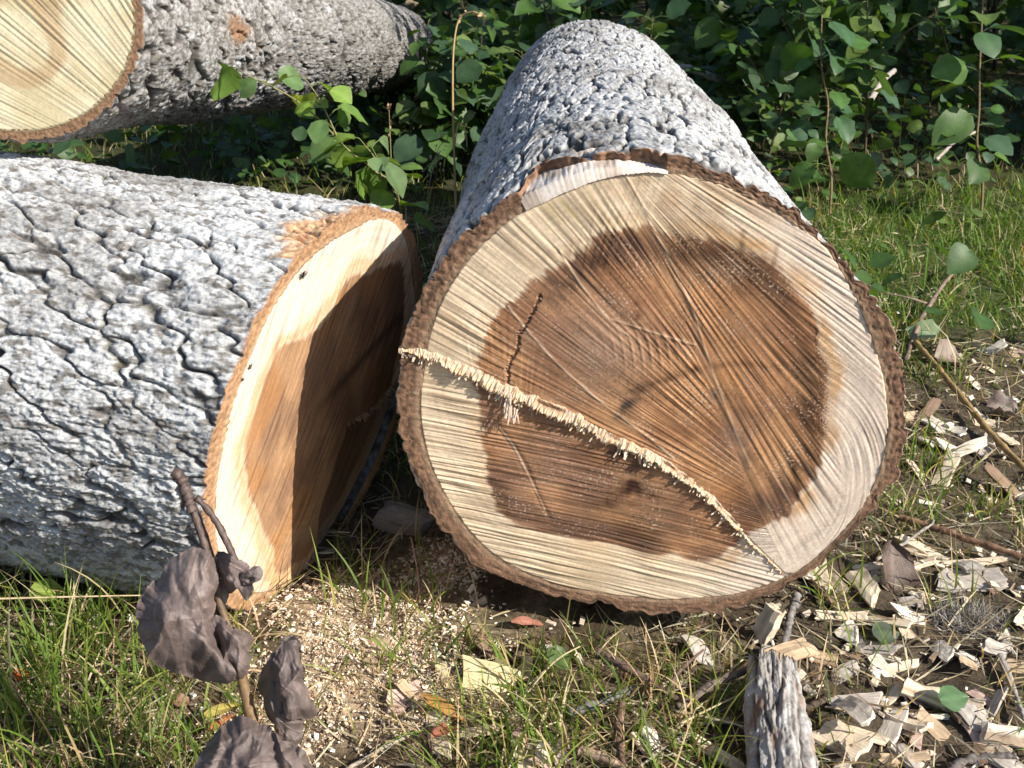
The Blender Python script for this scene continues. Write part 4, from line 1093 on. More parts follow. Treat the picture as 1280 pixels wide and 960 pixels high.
# ------------------------------------------------------------------ twigs and sticks
def twig(pts, rpx, col, label, z=0.012, seed=0, name='twig', cat='twig', taper=0.6, knots=0.12, n=40, side=()):
    P = A([on_ground(a, b, (q[0] if (q := list(rest)) else z)) for a, b, *rest in pts])
    rt = thing(name, label, cat, P.mean(0) * A([1, 1, 0]) + A([0, 0, P[:, 2].min()])) if side else None
    P = spline(P, n); r = np.random.RandomState(seed)
    dep = (P - A([0, 0, H])) @ A([0, CP, -SP])
    R = rpx / FPX * dep * np.linspace(1, taper, n) * (1 + knots * r.randn(n))
    P = P + np.cumsum(r.randn(n, 3), 0) * 0.0004
    V, Q, T_ = tube(P, R, 9, True, 0.06, seed)
    C_ = A(col) * r.uniform(0.6, 1.25, (len(V), 1))
    if rt is None:
        return tag(mesh_obj(name, V, Q, T_, M_TWIG, None, C_, origin=P.mean(0)), label, cat)
    mesh_obj('stem', V, Q, T_, M_TWIG, rt, C_)
    for sp in side:
        P2_ = spline(A([on_ground(a, b, (q[0] if (q := list(rest)) else z)) for a, b, *rest in sp]), 16)
        V, Q, T_ = tube(P2_, R[-1] * np.linspace(0.9, 0.35, 16), 7, True, 0.06, seed + 1)
        mesh_obj('side_twig', V, Q, T_, M_TWIG, rt, A(col) * r.uniform(0.6, 1.25, (len(V), 1)))
    return rt
DK = (0.11, 0.075, 0.055); GY_ = (0.30, 0.27, 0.24); YB = (0.30, 0.20, 0.09)
twig([(748, 816, .03), (792, 842, .03), (850, 880, .012)], 6.5, (0.14, 0.095, 0.075), 'stout brown twig slanting down to a fork in front of the splintered log', seed=1, side=[[(832, 868, .02), (850, 838, .035), (880, 812, .045)]])
twig([(846, 884, .016), (890, 856, .03), (930, 842, .035), (968, 816, .03)], 6, (0.15, 0.12, 0.10), 'grey brown twig rising from the fork towards the weathered branch', seed=2)
twig([(712, 892), (750, 880), (798, 858)], 6.5, (0.16, 0.15, 0.15), 'short dark ribbed twig left of the fork', seed=3, knots=0.25)
twig([(778, 880, .02), (772, 915), (776, 955)], 6, (0.16, 0.10, 0.075), 'brown twig lying straight down below the fork', seed=4)
twig([(1145, 428, .03), (1190, 482, .03), (1236, 540, .025), (1300, 606, .02)], 3.6, YB, 'long yellowish stick slanting across the grass at the right', seed=5, taper=1.1, n=60)
twig([(1132, 450, .02), (1150, 400, .03), (1178, 355, .04), (1212, 318, .05)], 3.2, (0.22, 0.16, 0.13), 'crooked thin twig rising through the lawn from the yellowish stick', seed=6, side=[[(1160, 380, .03), (1135, 372, .05), (1105, 366, .06)]])
twig([(1124, 646, .02), (1190, 668, .025), (1300, 702, .02)], 4.5, (0.20, 0.115, 0.075), 'reddish brown stick lying behind the flat chips on the right', seed=7, taper=0.9, n=60)
twig([(996, 745, .03), (982, 780, .02), (972, 812, .012)], 6, (0.20, 0.18, 0.17), 'grey stick leaning on the foot of the splintered log beside the pale block', seed=8)
twig([(1006, 884), (1042, 866)], 5, (0.09, 0.065, 0.05), 'short black twig between the branch and the grey chips', seed=9)
twig([(725, 938), (770, 956), (820, 985)], 7, (0.34, 0.24, 0.17), 'pale root lying along the bottom of the photo left of centre', seed=10)
twig([(640, 825, .01), (665, 800, .02), (700, 790, .02)], 4, DK, 'dark bent twig in the grass under the splintered log', seed=11)
twig([(1250, 820), (1268, 860), (1284, 900)], 5, GY_, 'grey twig among the chips at the right edge of the photo', seed=12)
twig([(430, 965), (480, 935), (540, 905), (570, 893)], 2.6, (0.36, 0.31, 0.25), 'thin pale twig crossing the sawdust at the bottom', seed=13)
twig([(1175, 985), (1215, 950), (1275, 942)], 7, (0.14, 0.12, 0.11), 'dark rotten stick at the lower right corner', seed=14, knots=0.2)
twig([(1095, 700), (1150, 665, .03), (1165, 652, .03)], 2.5, GY_, 'thin grey twig leaning over the long flat chip', seed=15)

# pale straws standing or lying on their own
def straw(P, r0, col, label, seed=0, n=40, name='grass_stalk', head=None):
    P = A(P, float)
    rt = thing(name, label, 'grass stalk', P[0]) if head else None
    S = spline(P, n); V, Q, T_ = tube(S, np.linspace(r0, r0 * 0.55, n), 6, True, 0.05, seed)
    C_ = A(col) * np.random.RandomState(seed).uniform(0.85, 1.15, (len(V), 1))
    if not head: return tag(mesh_obj(name, V, Q, T_, M_STRAW, None, C_, origin=P[0]), label, 'grass stalk')
    mesh_obj('stalk', V, Q, T_, M_STRAW, rt, C_)
    k0, spread, cnt_, hc_ = head
    r = np.random.RandomState(seed + 3); i = r.randint(int(n * k0), n, cnt_)
    B = S[i] + r.normal(0, spread, (cnt_, 3)) * A([1, 1, 0.6])
    tips = nrm(r.normal(0, 0.5, (cnt_, 3)) + nrm(np.gradient(S, axis=0))[i])
    v, q, cc = leaves(B, tips, r.normal(0, 1, (cnt_, 3)), r.uniform(0.006, 0.013, cnt_), A(hc_) * r.uniform(0.7, 1.3, (cnt_, 1)), seed, LEAF_W * 0.6, ncol=3)
    tag(mesh_obj("seed_head", v, q, None, M_STRAW, rt, cc), kind="stuff")
    return rt
b = on_ground(572, 300); dpt = float((b - A([0, 0, H])) @ A([0, CP, -SP]))
straw([b, at(569, 230, dpt), at(566, 130, dpt), at(567, 62, dpt), at(574, 24, dpt), at(590, 15, dpt - .02), at(602, 19, dpt - .03)], 0.0042, (0.44, 0.32, 0.16), 'tall dry grass stalk with a drooping tip between the logs', 1, 60, head=(0.86, 0.006, 26, (0.42, 0.31, 0.18)))
straw([at(568, 182, dpt), at(573, 156, dpt), at(581, 160, dpt), at(584, 184, dpt)], 0.0028, (0.48, 0.37, 0.2), 'bent dry blade hanging beside the tall dry stalk', 2)
b = on_ground(494, 285); dpt = float((b - A([0, 0, H])) @ A([0, CP, -SP])) 
straw([b, at(490, 220, dpt), at(486, 132, dpt)], 0.002, (0.26, 0.22, 0.10), 'thin stalk with a small brown seed head behind the leafy shoot', 3, head=(0.72, 0.006, 22, (0.30, 0.20, 0.12)))
b = on_ground(533, 280); dpt = float((b - A([0, 0, H])) @ A([0, CP, -SP]))
straw([b, at(536, 235, dpt), at(546, 190, dpt), at(556, 176, dpt)], 0.002, (0.28, 0.26, 0.14), 'loose pale seed head drooping between the shoot and the tall stalk', 4, head=(0.5, 0.016, 46, (0.42, 0.36, 0.22)))
for i, (pts, c_, lab) in enumerate([
    ([(-20, 749, .10), (90, 746, .10), (188, 744, .095)], (0.58, 0.46, 0.28), 'straight pale straw lying level in front of the left log'),
    ([(88, 745, .02), (108, 690, .05), (125, 622, .10)], (0.36, 0.33, 0.08), 'yellow grass blade leaning up across the bark of the left log'),
    ([(598, 760, .0), (590, 720, .05), (573, 672, .09)], (0.44, 0.33, 0.22), 'reddish straw standing in front of the face of the splintered log'),
    ([(525, 760, .0), (522, 715, .04), (514, 672, .08)], (0.42, 0.24, 0.18), 'dark red stem standing at the shaded gap between the faces'),
    ([(470, 745, .0), (462, 715, .03), (447, 686, .06)], (0.36, 0.30, 0.20), 'fine bent stem left of the dark red stem'),
    ([(850, 905, .02), (900, 880, .03), (985, 842, .04)], (0.50, 0.42, 0.25), 'thin straw bridging the twigs left of the weathered branch'),
    ([(640, 890, .0), (690, 830, .05), (725, 808, .06)], (0.52, 0.44, 0.26), 'curved pale straw arching over the grass in front of the splintered log')]):
    straw([on_ground(a, b_, z_) for a, b_, z_ in pts], 0.0016, c_, lab, 20 + i, 24)

# ------------------------------------------------------------------ fallen leaves
def fallen(px, py, Lpx, col, label, hd=0.0, z=0.012, tilt=0.2, shape=LEAF_W, mat=None, seed=0, fold=0.2, droop=0.2, stand=0.0, wavy=0.04):
    p = on_ground(px, py, z); dep = float((p - A([0, 0, H])) @ A([0, CP, -SP])); L = Lpx / FPX * dep
    tipd = A([math.cos(hd) * math.cos(stand), math.sin(hd) * math.cos(stand), math.sin(stand)])
    upv = nrm(A([0, -tilt, 1.0])) if stand < 0.5 else A([0.2, -1.0, 0.2])
    v, q, cc = leaves((p - tipd * L * (0.5 if stand < 0.5 else 0.1))[None], tipd[None], upv[None], A([L]), A([col]), seed, shape, fold, droop, wavy, 7)
    return tag(mesh_obj('fallen_leaf', v, q, None, mat or M_LEAF, None, cc, origin=p), label, 'leaf')
ROUND = A([0.12, 0.42, 0.52, 0.52, 0.44, 0.26, 0.06]); BLADE = A([0.05, 0.11, 0.14, 0.14, 0.12, 0.08, 0.01])
fallen(1193, 872, 40, (0.10, 0.19, 0.085), 'round grey green leaf lying flat among the wood chips', 0.2, .025, 0.5, ROUND, None, 1, 0.0, 0.05)
fallen(1152, 412, 44, (0.36, 0.46, 0.28), 'pale leaf lying with its underside up beside the big log', 2.2, .03, 0.6, ROUND, None, 2, 0.1, 0.2)
fallen(1122, 738, 66, (0.10, 0.065, 0.05), 'curled dark brown leaf standing among flat chips', 1.5, .0, 0.4, LEAF_W, M_DEAD, 3, 0.5, 0.4, stand=1.2, wavy=0.08)
fallen(1150, 870, 36, (0.16, 0.11, 0.09), 'grey brown curled leaf beneath the brown standing leaf', 0.9, .01, 0.4, LEAF_W, M_DEAD, 4, 0.5, 0.5)
fallen(552, 880, 66, (0.36, 0.20, 0.06), 'orange withered blade in front of the splintered log', -0.6, .025, 0.5, BLADE, M_STRAW, 5, 0.3, 0.25)
fallen(560, 905, 62, (0.26, 0.10, 0.065), 'red withered blade curving below the orange blade', 0.9, .03, 0.5, BLADE, M_STRAW, 6, 0.3, 0.5)
fallen(660, 775, 42, (0.30, 0.13, 0.09), 'small red blade lying under the foot of the splintered log', 0.1, .02, 0.5, BLADE, M_STRAW, 7, 0.3, 0.3)
fallen(282, 880, 62, (0.30, 0.25, 0.07), 'yellow blade behind the withered plant', 0.9, .03, 0.5, BLADE, M_STRAW, 8, 0.3, 0.4)
fallen(276, 900, 44, (0.33, 0.14, 0.055), 'orange red blade next to the withered plant', 1.0, .02, 0.5, BLADE, M_STRAW, 9, 0.3, 0.3)
fallen(58, 738, 40, (0.26, 0.34, 0.07), 'yellow green leaf in the grass below the left log', 0.3, .05, 0.6, LEAF_W, None, 10)
fallen(28, 842, 20, (0.45, 0.09, 0.03), 'tiny red leaf in the grass at the left edge', 0.7, .02, 0.6, LEAF_W, None, 11)
fallen(700, 822, 38, (0.08, 0.13, 0.04), 'dark green leaf in the grass under the splintered log', 0.7, .03, 0.6, LEAF_W, None, 12)
fallen(1108, 790, 36, (0.085, 0.11, 0.07), 'dull green leaf buried between the chips', 0.1, .02, 0.4, ROUND, None, 13)
fallen(1190, 445, 46, (0.20, 0.15, 0.12), 'crumpled brown leaf on the dark soil beside the yellowish stick', 0.2, .02, 0.5, LEAF_W, M_DEAD, 14, 0.6, 0.5, wavy=0.1)
fallen(1255, 510, 40, (0.17, 0.13, 0.11), 'crumpled brown leaf further right on the dark soil', -0.4, .02, 0.5, LEAF_W, M_DEAD, 15, 0.6, 0.5, wavy=0.1)
fallen(228, 875, 22, (0.20, 0.11, 0.07), 'little brown leaf scrap in the sawdust left of the withered stem', 0.4, .015, 0.4, ROUND, M_DEAD, 16)

# grey matted tuft
n = 900; p = on_ground(1212, 778)
P = p + np.c_[rs.normal(0, 0.022, n), rs.normal(0, 0.014, n), np.zeros(n)]; P[:, 2] = gz(P[:, 0], P[:, 1])
cg = A([[0.30, 0.28, 0.26], [0.20, 0.18, 0.165], [0.40, 0.37, 0.34]])[rs.randint(0, 3, n)]
v, q, cc = blades(P, rs.uniform(0, 6.28, n), rs.uniform(0.015, 0.04, n), rs.uniform(0.3, 1.5, n), rs.uniform(-1, 1.6, n), rs.uniform(0.0004, 0.0008, n), cg, cg, rows=6, seed=9)
tag(mesh_obj('moss_tuft', v, q, None, M_STRAW, None, cc, origin=p), 'grey matted tuft of dead fibres among the chips', 'moss tuft')

# ------------------------------------------------------------------ the withered plant in front
DP = 1.08
wp = thing('withered_plant', 'withered plant with crumpled grey brown leaves hanging in front of the left log', 'plant', at(335, 1175, DP))
st_px = [(335, 1175), (328, 1000), (318, 915), (309, 875), (300, 838), (288, 795), (272, 745), (264, 705), (252, 665), (240, 632), (228, 610)]
P = spline(at(A(st_px)[:, 0], A(st_px)[:, 1], DP + 0.012), 70)
R = np.interp(np.linspace(0, 1, 70), [0, .4, .62, .72, .9, 1], [0.0062, 0.0062, 0.0052, 0.0042, 0.0050, 0.0052])
V, Q, T_ = tube(P, R, 10, True, 0.08, 3)
kz = np.repeat(np.linspace(0, 1, 70), 10); kz = np.r_[kz, 0, 1]
C_ = lerp(A([0.20, 0.125, 0.06]), A([0.07, 0.045, 0.038]), ss(0.65, 0.8, kz)) * rs.uniform(0.75, 1.2, (len(V), 1))
mesh_obj('stem', V, Q, T_, M_DEAD, wp, C_)
for pts, r0 in [([(240, 640), (232, 612), (224, 596), (216, 590)], 0.0055), ([(262, 700), (247, 655), (238, 625), (232, 604)], 0.0035), ([(312, 745), (300, 715), (280, 670), (262, 640), (245, 622)], 0.0034)]:
    Pp = spline(at(A(pts)[:, 0], A(pts)[:, 1], DP + rs.uniform(-0.012, 0.004)), 24)
    V, Q, T_ = tube(Pp, r0 * (1 + 0.15 * rs.randn(24)), 8, True, 0.1, 5)
    mesh_obj('dead_stalk', V, Q, T_, M_DEAD, wp, A([0.10, 0.068, 0.058]) * rs.uniform(0.6, 1.3, (len(V), 1)))
def crumpled(px_out, ctr, depth, bulge, amp, seed, col, slope=(0, 0), n=64, curl=0.0, pet=None):
    """a dried leaf blade: a buckled sheet with its rim rolled in"""
    o = A(px_out, float) - A(ctr, float); rf = outline(o[:, 0], -o[:, 1])
    rho, th = disk(n)
    rr = rf(th) * (1 + 0.07 * perlin(th * 3.2, 0 * th + seed * .37, seed) + 0.025 * perlin(th * 9, 0 * th, seed + 1) + 0.03 * np.sign(perlin(th * 5, 0 * th, seed + 12)) * np.abs(perlin(th * 14, 0 * th, seed + 13)))
    x = rho * rr * np.cos(th); y = rho * rr * np.sin(th)
    s = 1.0 / 60
    size = float(np.ptp(o[:, 1])) + 1.0
    pq = A(pet if pet is not None else px_out[0], float) - A(ctr, float)
    ax_, ay_ = x - pq[0], y + pq[1]
    an = np.arctan2(ax_, -ay_) + 0.25 * perlin(x * s * 1.5, y * s * 1.5, seed + 2); rad_ = np.hypot(ax_, ay_) / size
    pl = np.abs(perlin(an * 1.5 + 9, rad_ * 1.1, seed + 4)); pl2 = np.abs(perlin(an * 6.5 + 9, rad_ * 2.0, seed + 6))
    f_ = fbm(x * s * 0.9, y * s * 0.8, seed + 5, octv=5, gain=0.42)
    c1_ = np.abs(perlin(x * s * 0.95 + 0.4 * f_, y * s * 0.45, seed + 7)); c2_ = np.abs(perlin(x * s * 1.9 + 0.4 * f_, y * s * 1.1, seed + 17)); crk = c2_ * 1.5
    vk = np.abs((an / 0.42 + 0.5) % 1.0 - 0.5) * 0.42 * rad_
    vein = np.exp(-(vk / 0.012) ** 2) * ss(0.05, 0.15, rad_) * ss(1.2, 0.5, rad_)
    dz = bulge * (1 - rho ** 2) + amp * (0.8 * (0.25 - pl) * np.minimum(rad_ * 2.2, 1.2) + 1.2 * f_ + 2.6 * (0.25 - c1_) + 0.9 * (c2_ - 0.25) + 0.10 * vein) - curl * ss(0.7, 1.0, rho) * (0.3 + 1.8 * np.abs(perlin(th * 1.3, 0 * th, seed + 9))) + slope[0] * x / 100 + slope[1] * y / 100
    V = at(ctr[0] + x, ctr[1] - y, depth - dz)
    cc = A(col) * (1 + 0.25 * f_ + 0.35 * vein)[..., None]
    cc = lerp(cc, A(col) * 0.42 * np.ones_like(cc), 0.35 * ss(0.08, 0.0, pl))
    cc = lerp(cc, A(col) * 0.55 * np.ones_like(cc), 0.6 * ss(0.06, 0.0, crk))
    cc = lerp(cc, A([0.21, 0.165, 0.155]) * np.ones_like(cc), 0.5 * ss(0.1, 0.5, perlin(x * s * 2.2, y * s * 2.2, seed + 8)))
    return V.reshape(-1, 3), grid_q(n, n), cc.reshape(-1, 3)
GB = (0.135, 0.103, 0.094)
def leaf_obj(sheets):
    m = MB()
    for s_ in sheets: v, q, c = crumpled(*s_[:7], **(s_[7] if len(s_) > 7 else {})); m.add(v, q, None, c)
    return m.build('leaf', M_DEAD, wp)
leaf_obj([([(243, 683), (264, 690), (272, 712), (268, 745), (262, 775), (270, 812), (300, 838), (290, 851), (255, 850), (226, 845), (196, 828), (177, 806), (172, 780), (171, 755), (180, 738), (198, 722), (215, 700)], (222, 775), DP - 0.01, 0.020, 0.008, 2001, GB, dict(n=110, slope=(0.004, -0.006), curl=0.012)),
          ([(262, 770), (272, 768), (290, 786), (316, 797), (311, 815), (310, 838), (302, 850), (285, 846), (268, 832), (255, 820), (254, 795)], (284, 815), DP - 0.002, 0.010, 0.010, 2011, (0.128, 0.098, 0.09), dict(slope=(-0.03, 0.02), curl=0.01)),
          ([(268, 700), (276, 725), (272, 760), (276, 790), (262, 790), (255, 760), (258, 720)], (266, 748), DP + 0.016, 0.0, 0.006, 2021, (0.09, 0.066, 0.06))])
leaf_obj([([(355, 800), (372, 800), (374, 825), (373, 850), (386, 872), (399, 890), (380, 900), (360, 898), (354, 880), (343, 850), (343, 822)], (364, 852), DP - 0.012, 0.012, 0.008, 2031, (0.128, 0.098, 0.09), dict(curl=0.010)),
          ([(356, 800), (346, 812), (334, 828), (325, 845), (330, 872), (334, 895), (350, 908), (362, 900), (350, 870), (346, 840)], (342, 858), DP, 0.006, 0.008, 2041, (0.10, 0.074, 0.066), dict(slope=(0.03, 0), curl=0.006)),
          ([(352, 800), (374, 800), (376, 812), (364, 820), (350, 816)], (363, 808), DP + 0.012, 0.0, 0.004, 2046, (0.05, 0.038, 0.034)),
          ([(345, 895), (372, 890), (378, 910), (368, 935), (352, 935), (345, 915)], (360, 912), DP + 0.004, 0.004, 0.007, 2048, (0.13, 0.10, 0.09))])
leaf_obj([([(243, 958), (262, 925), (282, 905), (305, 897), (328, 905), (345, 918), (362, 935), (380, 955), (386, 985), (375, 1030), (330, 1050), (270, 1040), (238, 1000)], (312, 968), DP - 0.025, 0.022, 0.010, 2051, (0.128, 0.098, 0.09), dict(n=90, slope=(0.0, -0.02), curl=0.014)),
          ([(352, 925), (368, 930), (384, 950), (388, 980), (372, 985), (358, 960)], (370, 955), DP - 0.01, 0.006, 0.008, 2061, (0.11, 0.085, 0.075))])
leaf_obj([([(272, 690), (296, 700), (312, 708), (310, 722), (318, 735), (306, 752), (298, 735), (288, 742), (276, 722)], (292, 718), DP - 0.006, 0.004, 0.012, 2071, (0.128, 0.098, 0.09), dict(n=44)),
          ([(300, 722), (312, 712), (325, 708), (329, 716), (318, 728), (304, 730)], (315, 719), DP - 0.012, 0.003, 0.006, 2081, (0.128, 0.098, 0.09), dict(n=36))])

# ------------------------------------------------------------------ flies on the face of the left log
def fly(px, py, s, label, hd):
    x, y = log2.from_px(A(float(px)), A(float(py))); p = log2.face_pt(x, y, 0.0)
    n_ = log2.n; t_ = nrm(np.cross(n_, A([0, 0, 1.0]))); b_ = np.cross(n_, t_)
    f_ = t_ * math.cos(hd) + b_ * math.sin(hd); r_ = np.cross(n_, f_)
    rt = thing('fly', label, 'fly', p)
    th = np.linspace(0, 2 * np.pi, 12, endpoint=False); a = np.linspace(-1, 1, 13)
    R = np.sqrt(np.clip(1 - a ** 2, 0.003, 1)) * np.interp(a, [-1, -.2, .1, .3, .5, .62, 1], [.8, 1.0, .75, .95, .85, .55, 1.1]) * 0.42
    V = p + n_ * s * 0.5 + (a[:, None, None] * f_ * s + R[:, None, None] * s * (np.cos(th)[None, :, None] * r_ + np.sin(th)[None, :, None] * n_))
    mesh_obj('body', V.reshape(-1, 3), grid_q(13, 12, True), None, M_FLY, rt, A([[0.03, 0.022, 0.02]] * 156))
    for sg in (-1, 1):
        w0 = p + n_ * s * 0.85 + f_ * s * 0.3
        W_ = A([w0, w0 - f_ * s * 0.8 + r_ * sg * s * 0.15, w0 - f_ * s * 1.7 + r_ * sg * s * 0.55, w0 - f_ * s * 1.1 + r_ * sg * s * 0.95, w0 - f_ * s * 0.3 + r_ * sg * s * 0.6])
        W_[1:] += n_ * s * 0.1
        mesh_obj('wing', W_, [(0, 1, 2, 3)], [(0, 3, 4)], M_FLY, rt, A([[0.12, 0.10, 0.09]] * 5))
    m = MB()
    for sg in (-1, 1):
        for k in (-0.3, 0.15, 0.5):
            q0 = p + n_ * s * 0.4 + f_ * s * k; q1 = q0 + r_ * sg * s * 0.8 + n_ * s * 0.2; q2 = p + r_ * sg * s * 1.3 + f_ * s * k * 1.8
            V, Q, T_ = tube(spline([q0, q1, q2], 6), s * 0.06, 4); m.add(V, Q, T_, (0.02, 0.015, 0.012))
    m.build('legs', M_FLY, rt)
fly(377, 343, 0.0052, 'dark fly sitting high on the pale sapwood of the left cut face', 1.1)
fly(311, 458, 0.0038, 'smaller fly at the bark edge of the left cut face, lower down', 2.0)
fly(302, 474, 0.0026, 'tiny fly just below the smaller fly on the left cut face', 0.4)

# ------------------------------------------------------------------ leafy plants
def leaf_cols(n, r, shade=0):
    pal = A([[0.050, 0.105, 0.026], [0.068, 0.128, 0.032], [0.042, 0.088, 0.038], [0.056, 0.105, 0.056], [0.098, 0.15, 0.035]])
    return pal[r.choice(5, n, p=[.3, .25, .2, .15, .1])] * r.uniform(0.8, 1.2, (n, 1))
def stem_leaves(path, nl, size, seed, k0=0.25, spread=1.0, sizevar=0.3):
    """points, tip directions and sizes for leaves set along a stem on short stalks"""
    r = np.random.RandomState(seed); n = len(path)
    i = np.clip((np.linspace(k0, 1, nl) * (n - 1)).astype(int), 0, n - 1)
    az = np.arange(nl) * 2.4 + r.uniform(0, 6.28) + r.normal(0, 0.4, nl)
    out = np.stack([np.cos(az), np.sin(az), r.uniform(-0.1, 0.8, nl)], -1)
    pet = size * r.uniform(0.3, 0.75, nl)[:, None] * out * spread
    B = path[i]; E = B + pet
    tip = nrm(out * A([1, 1, 0]) + A([0, 0, 1]) * r.normal(-0.35, 0.4, (nl, 1)) + r.normal(0, 0.25, (nl, 3)))
    up = nrm(r.normal(0, 0.4, (nl, 3)) + A([0.25, -0.15, 1.0]))
    return B, E, tip, up, size * np.clip(1 + sizevar * r.randn(nl), 0.45, 1.6), r
def shoot(name, label, cat, paths, nls, size, seed, group=None, stemcol=(0.17, 0.12, 0.07), r0=0.004, each=False, bright=1.0, fine=True):
    rt = thing(name, label, cat, paths[0][0], group)
    sm = MB(); lm = MB(); k = 0
    for j, (P, nl) in enumerate(zip(paths, nls)):
        P = spline(P, 36); rr0 = r0 * (1 if j == 0 else 0.6)
        V, Q, T_ = tube(P, np.linspace(rr0, rr0 * 0.35, 36), 6, True, 0.06, seed + j); sm.add(V, Q, T_, A(stemcol) * rs.uniform(0.8, 1.2, (len(V), 1)))
        B, E, tip, up, sz, r = stem_leaves(P, nl, size, seed * 7 + j, 0.22 if j == 0 else 0.1)
        for b_, e_ in zip(B, E):
            V, Q, T_ = tube(A([b_, (b_ + e_) / 2 + A([0, 0, 0.004]), e_]), 0.0011, 4, False); sm.add(V, Q, None, A([0.13, 0.16, 0.06]))
        cl = leaf_cols(nl, r) * bright
        if each:
            for i in range(nl):
                v, q, cc = leaves(E[i:i + 1], tip[i:i + 1], up[i:i + 1], sz[i:i + 1], cl[i:i + 1], seed * 31 + k); k += 1
                mesh_obj('leaf', v, q, None, M_LEAF, rt, cc, origin=E[i])
        else:
            v, q, cc = leaves(E, tip, up, sz, cl, seed * 31 + j, ncol=5 if fine else 3); lm.add(v, q, None, cc)
    sm.build('stem', M_TWIG, rt)
    if not each: lm.build('foliage', M_LEAF, rt)
    return rt
# the shoot between the left log and the back log
b = on_ground(520, 330); b[1] = max(b[1], 1.95)
def ptsd(l): return [at(a, c, d) for a, c, d in l]
bb_ = ptsd([(503, 285, 2.08)])[0]; bb_g = A([bb_[0] + 0.02, bb_[1] + 0.01, gz(bb_[0], bb_[1])])
shoot('aspen_shoot', 'leafy green shoot rising between the left log and the back log', 'shoot',
      [[bb_g, *ptsd([(500, 258, 2.07), (470, 215, 2.05), (432, 185, 2.03), (400, 150, 2.02), (365, 122, 2.01), (330, 104, 2.0), (304, 92, 2.0)])],
       ptsd([(425, 180, 2.03), (412, 150, 2.0), (398, 122, 1.98), (380, 96, 1.97)]), ptsd([(478, 225, 2.06), (470, 200, 2.02), (455, 180, 2.0)]), ptsd([(500, 258, 2.07), (492, 225, 2.03), (470, 195, 2.0)])],
      [20, 7, 5, 6], 0.050, 31, r0=0.0035, stemcol=(0.24, 0.22, 0.10), each=True, bright=A([2.6, 2.1, 1.7]))
# the two saplings that stand in the lawn on the right
for px_, pyb, lab, sd in [(1037, 270, 'slender sapling with yellow tip leaves standing just right of the splintered log', 41), (1226, 275, 'slender sapling standing at the right end of the lawn', 42)]:
    b = on_ground(px_, pyb); dpt = float((b - A([0, 0, H])) @ A([0, CP, -SP]))
    tp = 2 if sd == 41 else -70
    tx = -9 if sd == 41 else 6
    shoot('sapling', lab, 'sapling', [[b, at(px_ + 2, pyb - 50, dpt), at(px_ - 5, pyb - 95, dpt), at(px_ - 2, pyb - 140, dpt), at(px_ + tx * .6 - 5, pyb - 190, dpt), at(px_ + tx, tp, dpt)]], [24], 0.088, sd, r0=0.0048, stemcol=(0.17, 0.125, 0.07), each=True, bright=1.25)

# thicket behind
rt_ = np.random.RandomState(77)
def thicket(n, x0, x1, y0, y1, h0, h1, label, group, size=(0.050, 0.082), seed=300):
    made = 0; t = 0
    while made < n and t < n * 20:
        t += 1
        x = rt_.uniform(x0, x1); y = rt_.uniform(y0, y1)
        if in_logs(A([x]), A([y]), 0.08)[0]: continue
        d3_ = A([x, y]) - c3[:2]; a_ = d3_ @ nrm(ax3[:2]); 
        if -0.1 < a_ < log3.L + 0.1 and abs(d3_ @ A([ax3[1], -ax3[0]]) / np.linalg.norm(ax3[:2])) < 0.30: continue
        hgt = rt_.uniform(h0, h1); b = A([x, y, gz(A(x), A(y)) - 0.01]); ln = rt_.normal(0, 0.16, 2) * hgt
        main = [b, b + A([ln[0] * .3, ln[1] * .3, hgt * .4]), b + A([ln[0] * .7, ln[1] * .7, hgt * .75]), b + A([ln[0], ln[1], hgt])]
        paths = [main]; nls = [int(22 + 22 * hgt)]
        for k in range(rt_.randint(2, 5)):
            u = rt_.uniform(0.15, 0.7); o_ = b + A([ln[0] * u, ln[1] * u, hgt * u]); an_ = rt_.uniform(0, 6.28); L_ = hgt * rt_.uniform(0.25, 0.5)
            e_ = o_ + A([math.cos(an_) * L_ * .8, math.sin(an_) * L_ * .8, L_ * .7]); paths.append([o_, (o_ + e_) / 2 + A([0, 0, 0.03]), e_]); nls.append(rt_.randint(9, 17))
        shoot('leafy_shrub', label, 'shrub', paths, nls, rt_.uniform(*size), seed + made, group, r0=0.005, stemcol=(0.12, 0.09, 0.06), fine=False, bright=0.95)
        made += 1
thicket(30, 0.75, 3.0, 3.75, 5.4, 0.35, 0.95, 'broad leaved green shrub in the thicket behind the lawn at the right', 'shrubs behind the lawn', seed=300)
thicket(12, 0.2, 1.3, 3.6, 5.0, 0.5, 0.95, 'green shrub crowding round the far end of the splintered log', 'shrubs behind the splintered log', seed=400)
thicket(14, -0.75, 0.15, 3.5, 5.2, 0.2, 0.6, 'low leafy shrub in the gap between the back log and the splintered log', 'shrubs between the logs', (0.045, 0.075), seed=500)
thicket(16, -2.6, 0.6, 5.4, 7.2, 0.5, 1.0, 'leafy shrub beyond the far end of the back log', 'shrubs beyond the back log', (0.06, 0.10), seed=600)

